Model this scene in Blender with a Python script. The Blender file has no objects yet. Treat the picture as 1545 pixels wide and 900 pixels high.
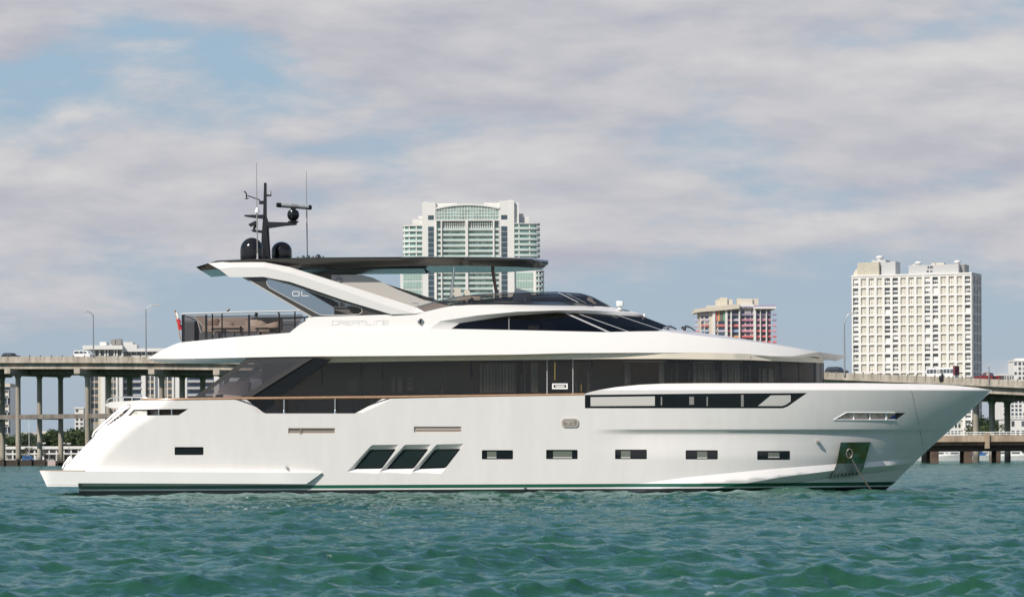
import bpy, bmesh, math, random
import numpy as np
from mathutils import Vector, Matrix
from mathutils.geometry import delaunay_2d_cdt

random.seed(7)
rng = np.random.default_rng(11)
SC = bpy.context.scene
COL = SC.collection

# ------------------------------------------------------------------ camera
F = 5076.0            # focal length in pixels of the 1545 px wide photograph
CX, HY = 772.5, 691.0  # principal column and the sea horizon row
EYE = 1.182           # eye height above the water
ROLL = math.radians(0.25)
CR, SR = math.cos(ROLL), math.sin(ROLL)

cam_data = bpy.data.cameras.new("camera")
cam = bpy.data.objects.new("camera", cam_data)
COL.objects.link(cam)
SC.camera = cam
cam_data.sensor_width = 36.0
cam_data.lens = F / 1545.0 * 36.0
cam_data.shift_y = (HY - 450.0) / 1545.0
cam_data.clip_start = 0.5
cam_data.clip_end = 90000.0
cam.matrix_world = Matrix(((CR, SR, 0, 0), (0, 0, -1, 0), (-SR, CR, 0, EYE), (0, 0, 0, 1)))
cam_data.dof.use_dof = True
cam_data.dof.focus_distance = 121.0
cam_data.dof.aperture_fstop = 5.0

# ------------------------------------------------------------------ light
SUN_EL = math.radians(42.0)
SUN_AZ = math.radians(222.0)        # clockwise from +Y: behind the camera, to the left
sd = Vector((math.sin(SUN_AZ) * math.cos(SUN_EL), math.cos(SUN_AZ) * math.cos(SUN_EL), math.sin(SUN_EL)))
sun_data = bpy.data.lights.new("sun", "SUN")
sun_data.energy = 4.45
sun_data.angle = math.radians(0.53)
sun_data.color = (1.0, 0.925, 0.825)
sun = bpy.data.objects.new("sun", sun_data)
COL.objects.link(sun)
sun.rotation_euler = (-sd).to_track_quat('-Z', 'Y').to_euler()
sun.location = (-60, -60, 120)

SC.view_settings.view_transform = 'Standard'
SC.view_settings.look = 'None'
SC.view_settings.exposure = 0.10
SC.view_settings.gamma = 1.0
SC.view_settings.use_curve_mapping = False
SC.render.engine = 'CYCLES'
SC.cycles.use_denoising = True
try:
    SC.cycles.denoiser = 'OPENIMAGEDENOISE'
except Exception:
    pass
SC.cycles.max_bounces = 10
SC.cycles.diffuse_bounces = 3
SC.cycles.glossy_bounces = 4
SC.cycles.transmission_bounces = 6
SC.cycles.transparent_max_bounces = 16
SC.cycles.caustics_reflective = False
SC.cycles.caustics_refractive = False
SC.cycles.sample_clamp_indirect = 6.0

world = bpy.data.worlds.new("World")
SC.world = world
world.use_nodes = True
wt = world.node_tree
for n in list(wt.nodes):
    wt.nodes.remove(n)
def WN(kind, **kw):
    n = wt.nodes.new(kind)
    for k, v in kw.items():
        setattr(n, k, v)
    return n
def wl(a, b):
    wt.links.new(a, b)
def wmath(op, a, b=None, clamp=False):
    n = WN('ShaderNodeMath', operation=op, use_clamp=clamp)
    for i, s in enumerate((a, b)):
        if s is None:
            continue
        if isinstance(s, (int, float)):
            n.inputs[i].default_value = s
        else:
            wl(s, n.inputs[i])
    return n.outputs[0]
out = WN('ShaderNodeOutputWorld')
bg = WN('ShaderNodeBackground')
SKY = 0.095
bg.inputs[1].default_value = SKY
wl(bg.outputs[0], out.inputs[0])
sky = WN('ShaderNodeTexSky', sky_type='NISHITA')
sky.sun_disc = False
sky.sun_elevation = SUN_EL
sky.sun_rotation = SUN_AZ
sky.altitude = 0
sky.air_density = 1.0
sky.dust_density = 0.6
sky.ozone_density = 1.6
tc = WN('ShaderNodeTexCoord')
sep = WN('ShaderNodeSeparateXYZ')
wl(tc.outputs['Generated'], sep.inputs[0])
zz = sep.outputs[2]
def wmap(scale, loc):
    m = WN('ShaderNodeMapping', vector_type='POINT')
    m.inputs['Scale'].default_value = scale
    m.inputs['Location'].default_value = loc
    wl(tc.outputs['Generated'], m.inputs[0])
    return m.outputs[0]
def wnoise(scale, loc, detail, rough, dist=0.0):
    n = WN('ShaderNodeTexNoise', noise_dimensions='3D')
    n.inputs['Scale'].default_value = 1.0
    n.inputs['Detail'].default_value = detail
    n.inputs['Roughness'].default_value = rough
    n.inputs['Distortion'].default_value = dist
    wl(wmap(scale, loc), n.inputs['Vector'])
    return n.outputs['Fac']
def wrange(x, a, b, c, d, kind='SMOOTHSTEP'):
    n = WN('ShaderNodeMapRange', interpolation_type=kind)
    wl(x, n.inputs[0])
    for i, v in enumerate((a, b, c, d)):
        n.inputs[i + 1].default_value = v
    return n.outputs[0]
CS, CL = (11.0, 11.0, 35.0), (3.1, 7.7, 1.35)
n1 = wnoise(CS, CL, 10.0, 0.56, 0.1)
n1u = wnoise(CS, (CL[0] - 0.06, CL[1], CL[2] + 0.20), 6.0, 0.52, 0.1)
nbig = wnoise((6.0, 6.0, 20.0), (1.2, 3.3, 5.1), 3.0, 0.5)
bias = wrange(zz, 0.040, 0.080, -0.035, 0.155)
bias = wmath('ADD', bias, wrange(zz, 0.138, 0.21, 0.0, -0.28))
bias = wmath('ADD', bias, wmath('MULTIPLY', wmath('SUBTRACT', nbig, 0.5), 0.24))
dens = wmath('ADD', n1, bias)
mask = wrange(dens, 0.43, 0.62, 0.0, 0.97)
lit = wmath('ADD', wmath('MULTIPLY', wmath('SUBTRACT', n1, n1u), 3.2), 0.42, True)
lit = wmath('ADD', lit, wmath('MULTIPLY', wmath('SUBTRACT', nbig, 0.5), 0.8), True)
cc = WN('ShaderNodeMix', data_type='RGBA')
wl(lit, cc.inputs[0])
cc.inputs[6].default_value = (4.55, 4.62, 5.25, 1)
cc.inputs[7].default_value = (6.85, 6.70, 6.65, 1)
# the clear air between the clouds: Nishita, greyed by haze near the horizon
hz = WN('ShaderNodeMix', data_type='RGBA')
hzf = wrange(zz, 0.08, 0.30, 0.90, 0.10)
wl(hzf, hz.inputs[0])
wl(sky.outputs[0], hz.inputs[6])
hcol = WN('ShaderNodeMix', data_type='RGBA')
wl(wrange(zz, 0.0, 0.13, 0.0, 1.0), hcol.inputs[0])
hcol.inputs[6].default_value = (3.75, 4.55, 5.55, 1)
hcol.inputs[7].default_value = (3.30, 4.65, 5.95, 1)
wl(hcol.outputs[2], hz.inputs[7])
fin = WN('ShaderNodeMix', data_type='RGBA')
wl(mask, fin.inputs[0])
wl(hz.outputs[2], fin.inputs[6])
wl(cc.outputs[2], fin.inputs[7])
wl(fin.outputs[2], bg.inputs[0])

# ------------------------------------------------------------------ helpers
def P(px, py, Y):
    """The world point seen at photograph pixel (px, py) at distance Y."""
    u, v = px - CX, HY - py
    return Vector(((u * CR + v * SR) * Y / F, Y, EYE + (-u * SR + v * CR) * Y / F))

SPLIT_Y = None
WLOC = {}
def wloc(o):
    return WLOC.get(o.name, Vector((0, 0, 0)))

def tag(o, label=None, cat=None, group=None, kind=None):
    if label: o['label'] = label
    if cat: o['category'] = cat
    if group: o['group'] = group
    if kind: o['kind'] = kind
    return o

def empty(name, loc, label, cat, group=None, rz=0.0):
    o = bpy.data.objects.new(name, None)
    o.empty_display_size = 0.3
    COL.objects.link(o)
    o.location = loc
    o.rotation_euler = (0, 0, rz)
    WLOC[o.name] = Vector(loc)
    return tag(o, label, cat, group)

class MB:
    """Collects geometry for ONE mesh object."""
    def __init__(self):
        self.v, self.f, self.m, self.s, self.n = [], [], [], [], {}
    def add(self, verts, faces, mat=0, smooth=False, normals=None):
        o = len(self.v)
        self.v.extend([tuple(p) for p in verts])
        for f in faces:
            self.f.append([i + o for i in f]); self.m.append(mat); self.s.append(smooth)
        if normals is not None:
            for i, n in enumerate(normals):
                self.n[o + i] = tuple(n)
        return self
    def box(self, c, s, mat=0, rz=0.0):
        x, y, z = s[0] / 2, s[1] / 2, s[2] / 2
        ca, sa = math.cos(rz), math.sin(rz)
        vs = []
        for dz in (-z, z):
            for dx, dy in ((-x, -y), (x, -y), (x, y), (-x, y)):
                vs.append((c[0] + dx * ca - dy * sa, c[1] + dx * sa + dy * ca, c[2] + dz))
        return self.add(vs, [(3, 2, 1, 0), (4, 5, 6, 7), (0, 1, 5, 4), (1, 2, 6, 5), (2, 3, 7, 6), (3, 0, 4, 7)], mat)
    def bb(self, x0, x1, y0, y1, z0, z1, mat=0):
        return self.box(((x0 + x1) / 2, (y0 + y1) / 2, (z0 + z1) / 2), (x1 - x0, y1 - y0, z1 - z0), mat)
    def rbox(self, c, s, r, mat=0, seg=3):
        """box with rounded vertical edges and a softened top."""
        x, y, z = s[0] / 2, s[1] / 2, s[2] / 2
        ring = []
        for cx, cy, a0 in ((x - r, y - r, 0), (-x + r, y - r, 90), (-x + r, -y + r, 180), (x - r, -y + r, 270)):
            for k in range(seg + 1):
                a = math.radians(a0 + 90 * k / seg)
                ring.append((cx + r * math.cos(a), cy + r * math.sin(a)))
        n = len(ring)
        vs, fs = [], []
        levels = [(-z, 1.0), (z - r * .6, 1.0), (z - r * .2, .97), (z, .90)]
        for h, k in levels:
            vs += [(c[0] + p[0] * k, c[1] + p[1] * k, c[2] + h) for p in ring]
        for l in range(len(levels) - 1):
            for i in range(n):
                j = (i + 1) % n
                fs.append((l * n + i, l * n + j, (l + 1) * n + j, (l + 1) * n + i))
        fs.append(tuple(range((len(levels) - 1) * n, len(levels) * n)))
        fs.append(tuple(reversed(range(n))))
        return self.add(vs, fs, mat, True)
    def tube(self, pts, r, mat=0, seg=8, closed=False, cap=True):
        pts = [Vector(p) for p in pts]
        rs = r if isinstance(r, (list, tuple)) else [r] * len(pts)
        n = len(pts)
        vs, fs = [], []
        up = None
        for i, p in enumerate(pts):
            if closed:
                d = pts[(i + 1) % n] - pts[i - 1]
            else:
                d = pts[min(i + 1, n - 1)] - pts[max(i - 1, 0)]
            d.normalize()
            if up is None:
                up = Vector((0, 0, 1)) if abs(d.z) < .9 else Vector((1, 0, 0))
            a = d.cross(up).normalized(); b = a.cross(d).normalized(); up = b
            for k in range(seg):
                t = 2 * math.pi * k / seg
                vs.append(p + (a * math.cos(t) + b * math.sin(t)) * rs[i])
        for i in range(n if closed else n - 1):
            i2 = (i + 1) % n
            for k in range(seg):
                k2 = (k + 1) % seg
                fs.append((i * seg + k, i2 * seg + k, i2 * seg + k2, i * seg + k2))
        if cap and not closed:
            fs.append(tuple(range(seg))); fs.append(tuple(range((n - 1) * seg, n * seg)))
        return self.add(vs, fs, mat, True)
    def lathe(self, c, prof, mat=0, seg=24, axis='z'):
        """prof: list of (radius, height)."""
        vs, fs = [], []
        for r, h in prof:
            for k in range(seg):
                t = 2 * math.pi * k / seg
                x, y = r * math.cos(t), r * math.sin(t)
                p = (x, y, h) if axis == 'z' else ((h, x, y) if axis == 'x' else (x, h, y))
                vs.append((c[0] + p[0], c[1] + p[1], c[2] + p[2]))
        for i in range(len(prof) - 1):
            for k in range(seg):
                k2 = (k + 1) % seg
                fs.append((i * seg + k, i * seg + k2, (i + 1) * seg + k2, (i + 1) * seg + k))
        fs.append(tuple(range(seg))); fs.append(tuple(range((len(prof) - 1) * seg, len(prof) * seg)))
        return self.add(vs, fs, mat, True)
    def prism(self, poly, y0, y1, mat=0, smooth=False):
        """polygon of (x, z) pushed from y0 to y1."""
        n = len(poly)
        vs = [(p[0], y0, p[1]) for p in poly] + [(p[0], y1, p[1]) for p in poly]
        fs = [tuple(range(n)), tuple(reversed(range(n, 2 * n)))]
        fs += [(i, i + n, (i + 1) % n + n, (i + 1) % n) for i in range(n)]
        return self.add(vs, fs, mat, smooth)
    def vprism(self, poly, z0, z1, mat=0):
        """plan polygon of (x, y) raised from z0 to z1."""
        n = len(poly)
        vs = [(p[0], p[1], z0) for p in poly] + [(p[0], p[1], z1) for p in poly]
        fs = [tuple(reversed(range(n))), tuple(range(n, 2 * n))]
        fs += [(i, (i + 1) % n, (i + 1) % n + n, i + n) for i in range(n)]
        return self.add(vs, fs, mat)
    def build(self, name, mats, parent=None, local=False, origin=None, fix=True):
        if parent is not None and SPLIT_Y is not None and not local:
            ys_ = [v[1] for v in self.v]
            sidef = []
            for f in self.f:
                a, c = min(ys_[i] for i in f), max(ys_[i] for i in f)
                sidef.append(-1 if c < SPLIT_Y - .01 else (1 if a > SPLIT_Y + .01 else 0))
            if 0 not in sidef and -1 in sidef and 1 in sidef:
                obs = []
                for s in (-1, 1):
                    m = MB(); used = {}
                    for f, mi, sm, sd_ in zip(self.f, self.m, self.s, sidef):
                        if sd_ != s: continue
                        for i in f:
                            if i not in used:
                                used[i] = len(m.v); m.v.append(self.v[i])
                                if i in self.n: m.n[used[i]] = self.n[i]
                        m.f.append([used[i] for i in f]); m.m.append(mi); m.s.append(sm)
                    obs.append(m.build(name, mats, parent, local, origin, fix))
                return obs[0]
        me = bpy.data.meshes.new(name)
        off = Vector((0, 0, 0))
        if origin is not None: off = Vector(origin)
        elif parent is not None and not local: off = wloc(parent)
        vs = np.array(self.v, dtype=float) - np.array(off)
        me.from_pydata([tuple(p) for p in vs], [], self.f)
        if not isinstance(mats, (list, tuple)): mats = [mats]
        for m in mats: me.materials.append(m)
        me.polygons.foreach_set('material_index', self.m)
        me.polygons.foreach_set('use_smooth', self.s)
        if fix and not self.n:
            bm = bmesh.new(); bm.from_mesh(me)
            bmesh.ops.recalc_face_normals(bm, faces=bm.faces)
            bm.to_mesh(me); bm.free()
        me.update()
        if self.n:
            ln = []
            for l in me.loops:
                ln.append(self.n.get(l.vertex_index, (0, 0, 0)))
            me.normals_split_custom_set(ln)
        elif any(self.s):
            try: me.set_sharp_from_angle(angle=math.radians(38))
            except Exception: pass
        o = bpy.data.objects.new(name, me)
        COL.objects.link(o)
        if parent is not None:
            o.parent = parent
            WLOC[o.name] = wloc(parent)
        elif origin is not None:
            o.location = origin
            WLOC[o.name] = Vector(origin)
        return o

def copy_tree(o, parent=None):
    c = o.copy(); COL.objects.link(c)
    if parent is not None: c.parent = parent
    for ch in list(o.children):
        copy_tree(ch, c)
    return c

# ------------------------------------------------------------------ materials
def new_mat(name):
    m = bpy.data.materials.new(name); m.use_nodes = True
    nt = m.node_tree
    return m, nt, nt.nodes['Principled BSDF']
def mat(name, col, rough=0.5, metal=0.0, spec=0.5, coat=0.0, var=0.0, vscale=4.0, bump=0.0, bscale=20.0):
    m, nt, b = new_mat(name)
    b.inputs['Base Color'].default_value = (*col, 1)
    b.inputs['Roughness'].default_value = rough
    b.inputs['Metallic'].default_value = metal
    b.inputs['Specular IOR Level'].default_value = spec
    b.inputs['Coat Weight'].default_value = coat
    b.inputs['Coat Roughness'].default_value = 0.04
    if var or bump:
        t = nt.nodes.new('ShaderNodeTexCoord')
    if var:
        n = nt.nodes.new('ShaderNodeTexNoise'); n.inputs['Scale'].default_value = vscale
        n.inputs['Detail'].default_value = 6.0
        nt.links.new(t.outputs['Object'], n.inputs['Vector'])
        r = nt.nodes.new('ShaderNodeMapRange')
        r.inputs[1].default_value = .3; r.inputs[2].default_value = .7
        r.inputs[3].default_value = 1 - var; r.inputs[4].default_value = 1 + var
        nt.links.new(n.outputs['Fac'], r.inputs[0])
        mx = nt.nodes.new('ShaderNodeVectorMath'); mx.operation = 'SCALE'
        mx.inputs[0].default_value = col
        nt.links.new(r.outputs[0], mx.inputs['Scale'])
        nt.links.new(mx.outputs[0], b.inputs['Base Color'])
    if bump:
        n = nt.nodes.new('ShaderNodeTexNoise'); n.inputs['Scale'].default_value = bscale
        n.inputs['Detail'].default_value = 4.0
        nt.links.new(t.outputs['Object'], n.inputs['Vector'])
        bp = nt.nodes.new('ShaderNodeBump'); bp.inputs['Strength'].default_value = bump
        bp.inputs['Distance'].default_value = 0.05
        nt.links.new(n.outputs['Fac'], bp.inputs['Height'])
        nt.links.new(bp.outputs[0], b.inputs['Normal'])
    return m
def tinted(name, tint, gloss=(1, 1, 1), rough=0.02, ior=1.5):
    m = bpy.data.materials.new(name); m.use_nodes = True
    nt = m.node_tree
    nt.nodes.remove(nt.nodes['Principled BSDF'])
    o = nt.nodes['Material Output']
    tr = nt.nodes.new('ShaderNodeBsdfTransparent'); tr.inputs[0].default_value = (*tint, 1)
    gl = nt.nodes.new('ShaderNodeBsdfGlossy'); gl.inputs[0].default_value = (*gloss, 1); gl.inputs['Roughness'].default_value = rough
    fr = nt.nodes.new('ShaderNodeFresnel'); fr.inputs[0].default_value = ior
    mx = nt.nodes.new('ShaderNodeMixShader')
    nt.links.new(fr.outputs[0], mx.inputs[0]); nt.links.new(tr.outputs[0], mx.inputs[1]); nt.links.new(gl.outputs[0], mx.inputs[2])
    nt.links.new(mx.outputs[0], o.inputs[0])
    return m

M = {}
M['gel'] = mat('white_gelcoat', (0.80, 0.795, 0.78), 0.30, coat=0.6, var=0.02, vscale=0.7)
M['bounce_panel'] = mat('bounce_tinted_header', (0.78, 0.70, 0.58), 0.4)  # warm cream stands in for light bounced up from the side deck
M['gel2'] = mat('white_gelcoat_upper', (0.735, 0.715, 0.69), 0.32, coat=0.4)
M['offwhite'] = mat('offwhite_trim', (0.66, 0.64, 0.59), 0.4)
M['black'] = mat('black_gloss', (0.012, 0.012, 0.013), 0.12, spec=0.5)
M['blackm'] = mat('black_satin', (0.018, 0.018, 0.02), 0.35)
M['hardtop'] = mat('dark_metallic_paint', (0.055, 0.050, 0.047), 0.22, coat=0.5)
M['hardtop_under'] = mat('dark_gloss_water_cast', (0.035, 0.05, 0.05), 0.10, coat=0.6)  # teal in this base stands for water reflected on the underside
M['pane'] = mat('dark_hull_glass', (0.010, 0.011, 0.012), 0.03, spec=0.6, bump=0.02, bscale=2.0)
M['glass'] = tinted('smoked_glass', (0.66, 0.63, 0.60), (0.9, 0.87, 0.84))
M['glass_light'] = tinted('light_smoked_glass', (0.56, 0.56, 0.56))
M['glass_mid'] = tinted('brown_smoked_glass', (0.40, 0.36, 0.35))
M['steel'] = mat('stainless_steel', (0.72, 0.70, 0.67), 0.16, metal=1.0)
M['steelb'] = mat('brushed_steel', (0.55, 0.53, 0.50), 0.32, metal=1.0, var=0.12, vscale=9.0)
M['teak'] = mat('varnished_teak', (0.40, 0.235, 0.135), 0.35, coat=0.3, var=0.12, vscale=6.0)
M['teakdeck'] = mat('teak_deck', (0.36, 0.25, 0.15), 0.7, var=0.15, vscale=5.0)
M['taupe'] = mat('taupe_fabric', (0.46, 0.40, 0.35), 0.9, bump=0.3, bscale=60)
M['cream'] = mat('cream_vinyl', (0.62, 0.57, 0.49), 0.6)
M['curtain'] = mat('linen_curtain', (0.70, 0.66, 0.58), 0.9)
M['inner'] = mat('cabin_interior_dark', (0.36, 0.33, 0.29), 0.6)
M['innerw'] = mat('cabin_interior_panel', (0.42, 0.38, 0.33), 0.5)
M['pale_plate'] = mat('pale_gloss_plate', (0.62, 0.60, 0.565), 0.12, spec=0.5)
M['grey'] = mat('grey_paint', (0.28, 0.27, 0.26), 0.4)
M['archgrey'] = mat('arch_inner_panel', (0.78, 0.74, 0.68), 0.5)
M['ltsteel'] = mat('polished_rail', (0.82, 0.81, 0.79), 0.28, metal=0.55)
M['ltgrey'] = mat('light_grey_paint', (0.50, 0.50, 0.50), 0.35)
M['red'] = mat('red_cloth', (0.55, 0.03, 0.05), 0.8)
M['white'] = mat('white_paint', (0.8, 0.8, 0.78), 0.45)
M['bluef'] = mat('blue_fabric', (0.02, 0.07, 0.25), 0.7)
M['silver'] = mat('silver_letters', (0.82, 0.81, 0.79), 0.4)
M['faint'] = mat('pearl_letters', (0.66, 0.65, 0.62), 0.4)
M['gold'] = mat('brass', (0.55, 0.38, 0.12), 0.3, metal=1.0)

def hull_mat():
    m, nt, b = new_mat('hull_paint')
    b.inputs['Roughness'].default_value = 0.26
    b.inputs['Coat Weight'].default_value = 1.0
    b.inputs['Coat Roughness'].default_value = 0.02
    t = nt.nodes.new('ShaderNodeTexCoord')
    s = nt.nodes.new('ShaderNodeSeparateXYZ')
    nt.links.new(t.outputs['Object'], s.inputs[0])
    r = nt.nodes.new('ShaderNodeValToRGB')
    r.color_ramp.interpolation = 'CONSTANT'
    e = r.color_ramp.elements
    # height above the water in metres / 0.5
    white, green, blk = (0.815, 0.785, 0.76, 1), (0.010, 0.095, 0.058, 1), (0.014, 0.013, 0.013, 1)
    e[0].position = 0.0; e[0].color = blk
    e[1].position = 0.085 / .5; e[1].color = (0.72, 0.72, 0.70, 1)
    for z, c in ((0.14, green), (0.26, white)):
        k = e.new(z / .5); k.color = c
    d = nt.nodes.new('ShaderNodeMath'); d.operation = 'DIVIDE'; d.inputs[1].default_value = 0.5
    nt.links.new(s.outputs[2], d.inputs[0])
    nt.links.new(d.outputs[0], r.inputs[0])
    # faint unevenness: salt film and runs on the gelcoat
    mp = nt.nodes.new('ShaderNodeMapping'); mp.inputs['Scale'].default_value = (1.6, 1.6, 0.35)
    nt.links.new(t.outputs['Object'], mp.inputs[0])
    ns = nt.nodes.new('ShaderNodeTexNoise'); ns.inputs['Scale'].default_value = 1.5; ns.inputs['Detail'].default_value = 8.0; ns.inputs['Roughness'].default_value = 0.62
    nt.links.new(mp.outputs[0], ns.inputs['Vector'])
    rr = nt.nodes.new('ShaderNodeMapRange'); rr.inputs[1].default_value = .3; rr.inputs[2].default_value = .7; rr.inputs[3].default_value = .955; rr.inputs[4].default_value = 1.02
    nt.links.new(ns.outputs['Fac'], rr.inputs[0])
    sc = nt.nodes.new('ShaderNodeVectorMath'); sc.operation = 'SCALE'
    nt.links.new(r.outputs[0], sc.inputs[0]); nt.links.new(rr.outputs[0], sc.inputs['Scale'])
    nt.links.new(sc.outputs[0], b.inputs['Base Color'])
    n = nt.nodes.new('ShaderNodeTexNoise'); n.inputs['Scale'].default_value = 0.9; n.inputs['Detail'].default_value = 1.0
    nt.links.new(t.outputs['Object'], n.inputs['Vector'])
    bp = nt.nodes.new('ShaderNodeBump'); bp.inputs['Strength'].default_value = 0.12; bp.inputs['Distance'].default_value = 0.04
    nt.links.new(n.outputs['Fac'], bp.inputs['Height'])
    nt.links.new(bp.outputs[0], b.inputs['Coat Normal'])
    return m
M['smoke'] = tinted('balustrade_glass', (0.48, 0.43, 0.41), (0.9, 0.88, 0.86))
M['hull'] = hull_mat()

# ------------------------------------------------------------------ water
def water_mat():
    m = bpy.data.materials.new('green_bay_water'); m.use_nodes = True
    nt = m.node_tree
    nt.nodes.remove(nt.nodes['Principled BSDF'])
    o = nt.nodes['Material Output']
    df = nt.nodes.new('ShaderNodeBsdfDiffuse')
    gl = nt.nodes.new('ShaderNodeBsdfGlossy'); gl.inputs[0].default_value = (0.74, 0.92, 0.98, 1); gl.inputs['Roughness'].default_value = 0.07
    fr = nt.nodes.new('ShaderNodeFresnel'); fr.inputs[0].default_value = 1.333
    t = nt.nodes.new('ShaderNodeTexCoord')
    mp = nt.nodes.new('ShaderNodeMapping')
    mp.inputs['Rotation'].default_value = (0, 0, math.radians(18))
    mp.inputs['Scale'].default_value = (1.0, 1.7, 1.0)
    nt.links.new(t.outputs['Object'], mp.inputs[0])
    acc = None
    for sc, dist, det in ((0.55, 0.16, 2.0), (2.2, 0.055, 4.0), (8.0, 0.015, 3.0)):
        n = nt.nodes.new('ShaderNodeTexNoise'); n.inputs['Scale'].default_value = sc
        n.inputs['Detail'].default_value = det; n.inputs['Roughness'].default_value = 0.55
        n.inputs['Distortion'].default_value = 0.4
        nt.links.new(mp.outputs[0], n.inputs['Vector'])
        bp = nt.nodes.new('ShaderNodeBump'); bp.inputs['Strength'].default_value = 1.0
        bp.inputs['Distance'].default_value = dist
        nt.links.new(n.outputs['Fac'], bp.inputs['Height'])
        if acc is not None: nt.links.new(acc, bp.inputs['Normal'])
        acc = bp.outputs[0]
    for x in (df, gl, fr): nt.links.new(acc, x.inputs['Normal'])
    # a rough sea never mirrors fully at grazing angles: its visible facets lean towards the eye
    mr = nt.nodes.new('ShaderNodeMath'); mr.operation = 'MINIMUM'; mr.inputs[1].default_value = 0.54
    nt.links.new(fr.outputs[0], mr.inputs[0])
    n = nt.nodes.new('ShaderNodeTexNoise'); n.inputs['Scale'].default_value = 0.10; n.inputs['Detail'].default_value = 5
    nt.links.new(t.outputs['Object'], n.inputs['Vector'])
    cr = nt.nodes.new('ShaderNodeMix'); cr.data_type = 'RGBA'
    cr.inputs[6].default_value = (0.011, 0.062, 0.041, 1); cr.inputs[7].default_value = (0.025, 0.094, 0.046, 1)
    nt.links.new(n.outputs['Fac'], cr.inputs[0])
    # scattered pale flecks: foam, and glints off the chop painted in with it
    vm = nt.nodes.new('ShaderNodeMapping'); vm.inputs['Scale'].default_value = (1.0, .45, 1.0); nt.links.new(t.outputs['Object'], vm.inputs[0])
    f1 = nt.nodes.new('ShaderNodeTexNoise'); f1.inputs['Scale'].default_value = 4.2; f1.inputs['Detail'].default_value = 5; nt.links.new(vm.outputs[0], f1.inputs['Vector'])
    f2 = nt.nodes.new('ShaderNodeTexNoise'); f2.inputs['Scale'].default_value = .21; f2.inputs['Detail'].default_value = 3; nt.links.new(vm.outputs[0], f2.inputs['Vector'])
    fa = nt.nodes.new('ShaderNodeMath'); fa.operation = 'MULTIPLY'; nt.links.new(f1.outputs['Fac'], fa.inputs[0]); nt.links.new(f2.outputs['Fac'], fa.inputs[1])
    fm = nt.nodes.new('ShaderNodeMapRange'); fm.inputs[1].default_value = .405; fm.inputs[2].default_value = .46; fm.inputs[3].default_value = 0; fm.inputs[4].default_value = .75
    nt.links.new(fa.outputs[0], fm.inputs[0])
    fx_ = nt.nodes.new('ShaderNodeMix'); fx_.data_type = 'RGBA'; fx_.inputs[7].default_value = (.62, .64, .60, 1)
    nt.links.new(fm.outputs[0], fx_.inputs[0]); nt.links.new(cr.outputs[2], fx_.inputs[6])
    nt.links.new(fx_.outputs[2], df.inputs[0])
    mx = nt.nodes.new('ShaderNodeMixShader')
    nt.links.new(mr.outputs[0], mx.inputs[0]); nt.links.new(df.outputs[0], mx.inputs[1]); nt.links.new(gl.outputs[0], mx.inputs[2])
    nt.links.new(mx.outputs[0], o.inputs[0])
    return m
M['water'] = water_mat()

def build_water():
    ys = [-40000, -8000, -2000, -500, -120, -40, -10, 5, 12, 17, 20]
    y = 21.0
    while y < 150: ys.append(y); y *= 1.0030
    while y < 900: ys.append(y); y *= 1.0036
    while y < 1500: ys.append(y); y *= 1.02
    while y < 45000: ys.append(y); y *= 1.35
    ys = np.array(ys)
    core = np.linspace(-1.55, 1.55, 760)
    outer = [1.7, 2.0, 2.6, 3.6, 5.5, 9, 16, 35, 100, 400, 2500]
    ss = np.concatenate([-np.array(outer[::-1]), core, np.array(outer)])
    w = np.maximum(ys, 20.0) * (772.5 / F)
    X = ss[None, :] * np.minimum(w, 6000)[:, None]
    Yg = np.repeat(ys[:, None], len(ss), 1)
    dxs = np.gradient(X, axis=1); dys = np.abs(np.gradient(Yg, axis=0))
    Z = np.zeros_like(X); DX = np.zeros_like(X); DY = np.zeros_like(X)
    r = np.random.default_rng(5)
    main = math.radians(-62)     # travel direction of the chop
    for i in range(135):
        lam = 0.22 * (3.6 / 0.22) ** r.random() if i < 110 else r.uniform(2.5, 6.0)
        k = 2 * math.pi / lam
        th = main + r.normal(0, 0.65)
        kx, ky = k * math.cos(th), k * math.sin(th)
        amp = 0.0060 * lam ** 0.68 * (0.6 + 0.8 * r.random()) * (1.0 if lam < 4.5 else 0.6)
        if i >= 110: amp = 0.0048
        ph = r.random() * 6.283
        step = np.abs(kx) / k * dxs + np.abs(ky) / k * dys * 0.8
        att = np.clip((lam / np.maximum(step, 1e-6) - 2.0) / 1.8, 0, 1)
        a = amp * att
        arg = kx * X + ky * Yg + ph
        s, c = np.sin(arg), np.cos(arg)
        Z += a * c
        DX -= 0.95 * a * math.cos(th) * s
        DY -= 0.95 * a * math.sin(th) * s
    # gusty patches
    g = 0.85 + 0.22 * np.sin(X * 0.11 + 0.7) * np.sin(Yg * 0.07 + X * 0.03)
    Z *= g
    V = np.stack([X + DX, Yg + DY, Z], -1).reshape(-1, 3)
    nr, nc = X.shape
    idx = np.arange(nr * nc).reshape(nr, nc)
    q = np.stack([idx[:-1, :-1], idx[:-1, 1:], idx[1:, 1:], idx[1:, :-1]], -1).reshape(-1, 4)
    me = bpy.data.meshes.new('sea')
    me.vertices.add(len(V)); me.vertices.foreach_set('co', V.ravel())
    me.loops.add(q.size); me.loops.foreach_set('vertex_index', q.ravel().astype(np.int32))
    me.polygons.add(len(q))
    me.polygons.foreach_set('loop_start', np.arange(0, q.size, 4, dtype=np.int32))
    me.polygons.foreach_set('loop_total', np.full(len(q), 4, dtype=np.int32))
    me.polygons.foreach_set('use_smooth', np.ones(len(q), dtype=bool))
    me.materials.append(M['water'])
    me.update(); me.validate()
    o = bpy.data.objects.new('sea', me); COL.objects.link(o); o.location.z = -0.075
    tag(o, kind='structure', label='choppy green bay water with blue sky reflections')
build_water()

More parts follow.
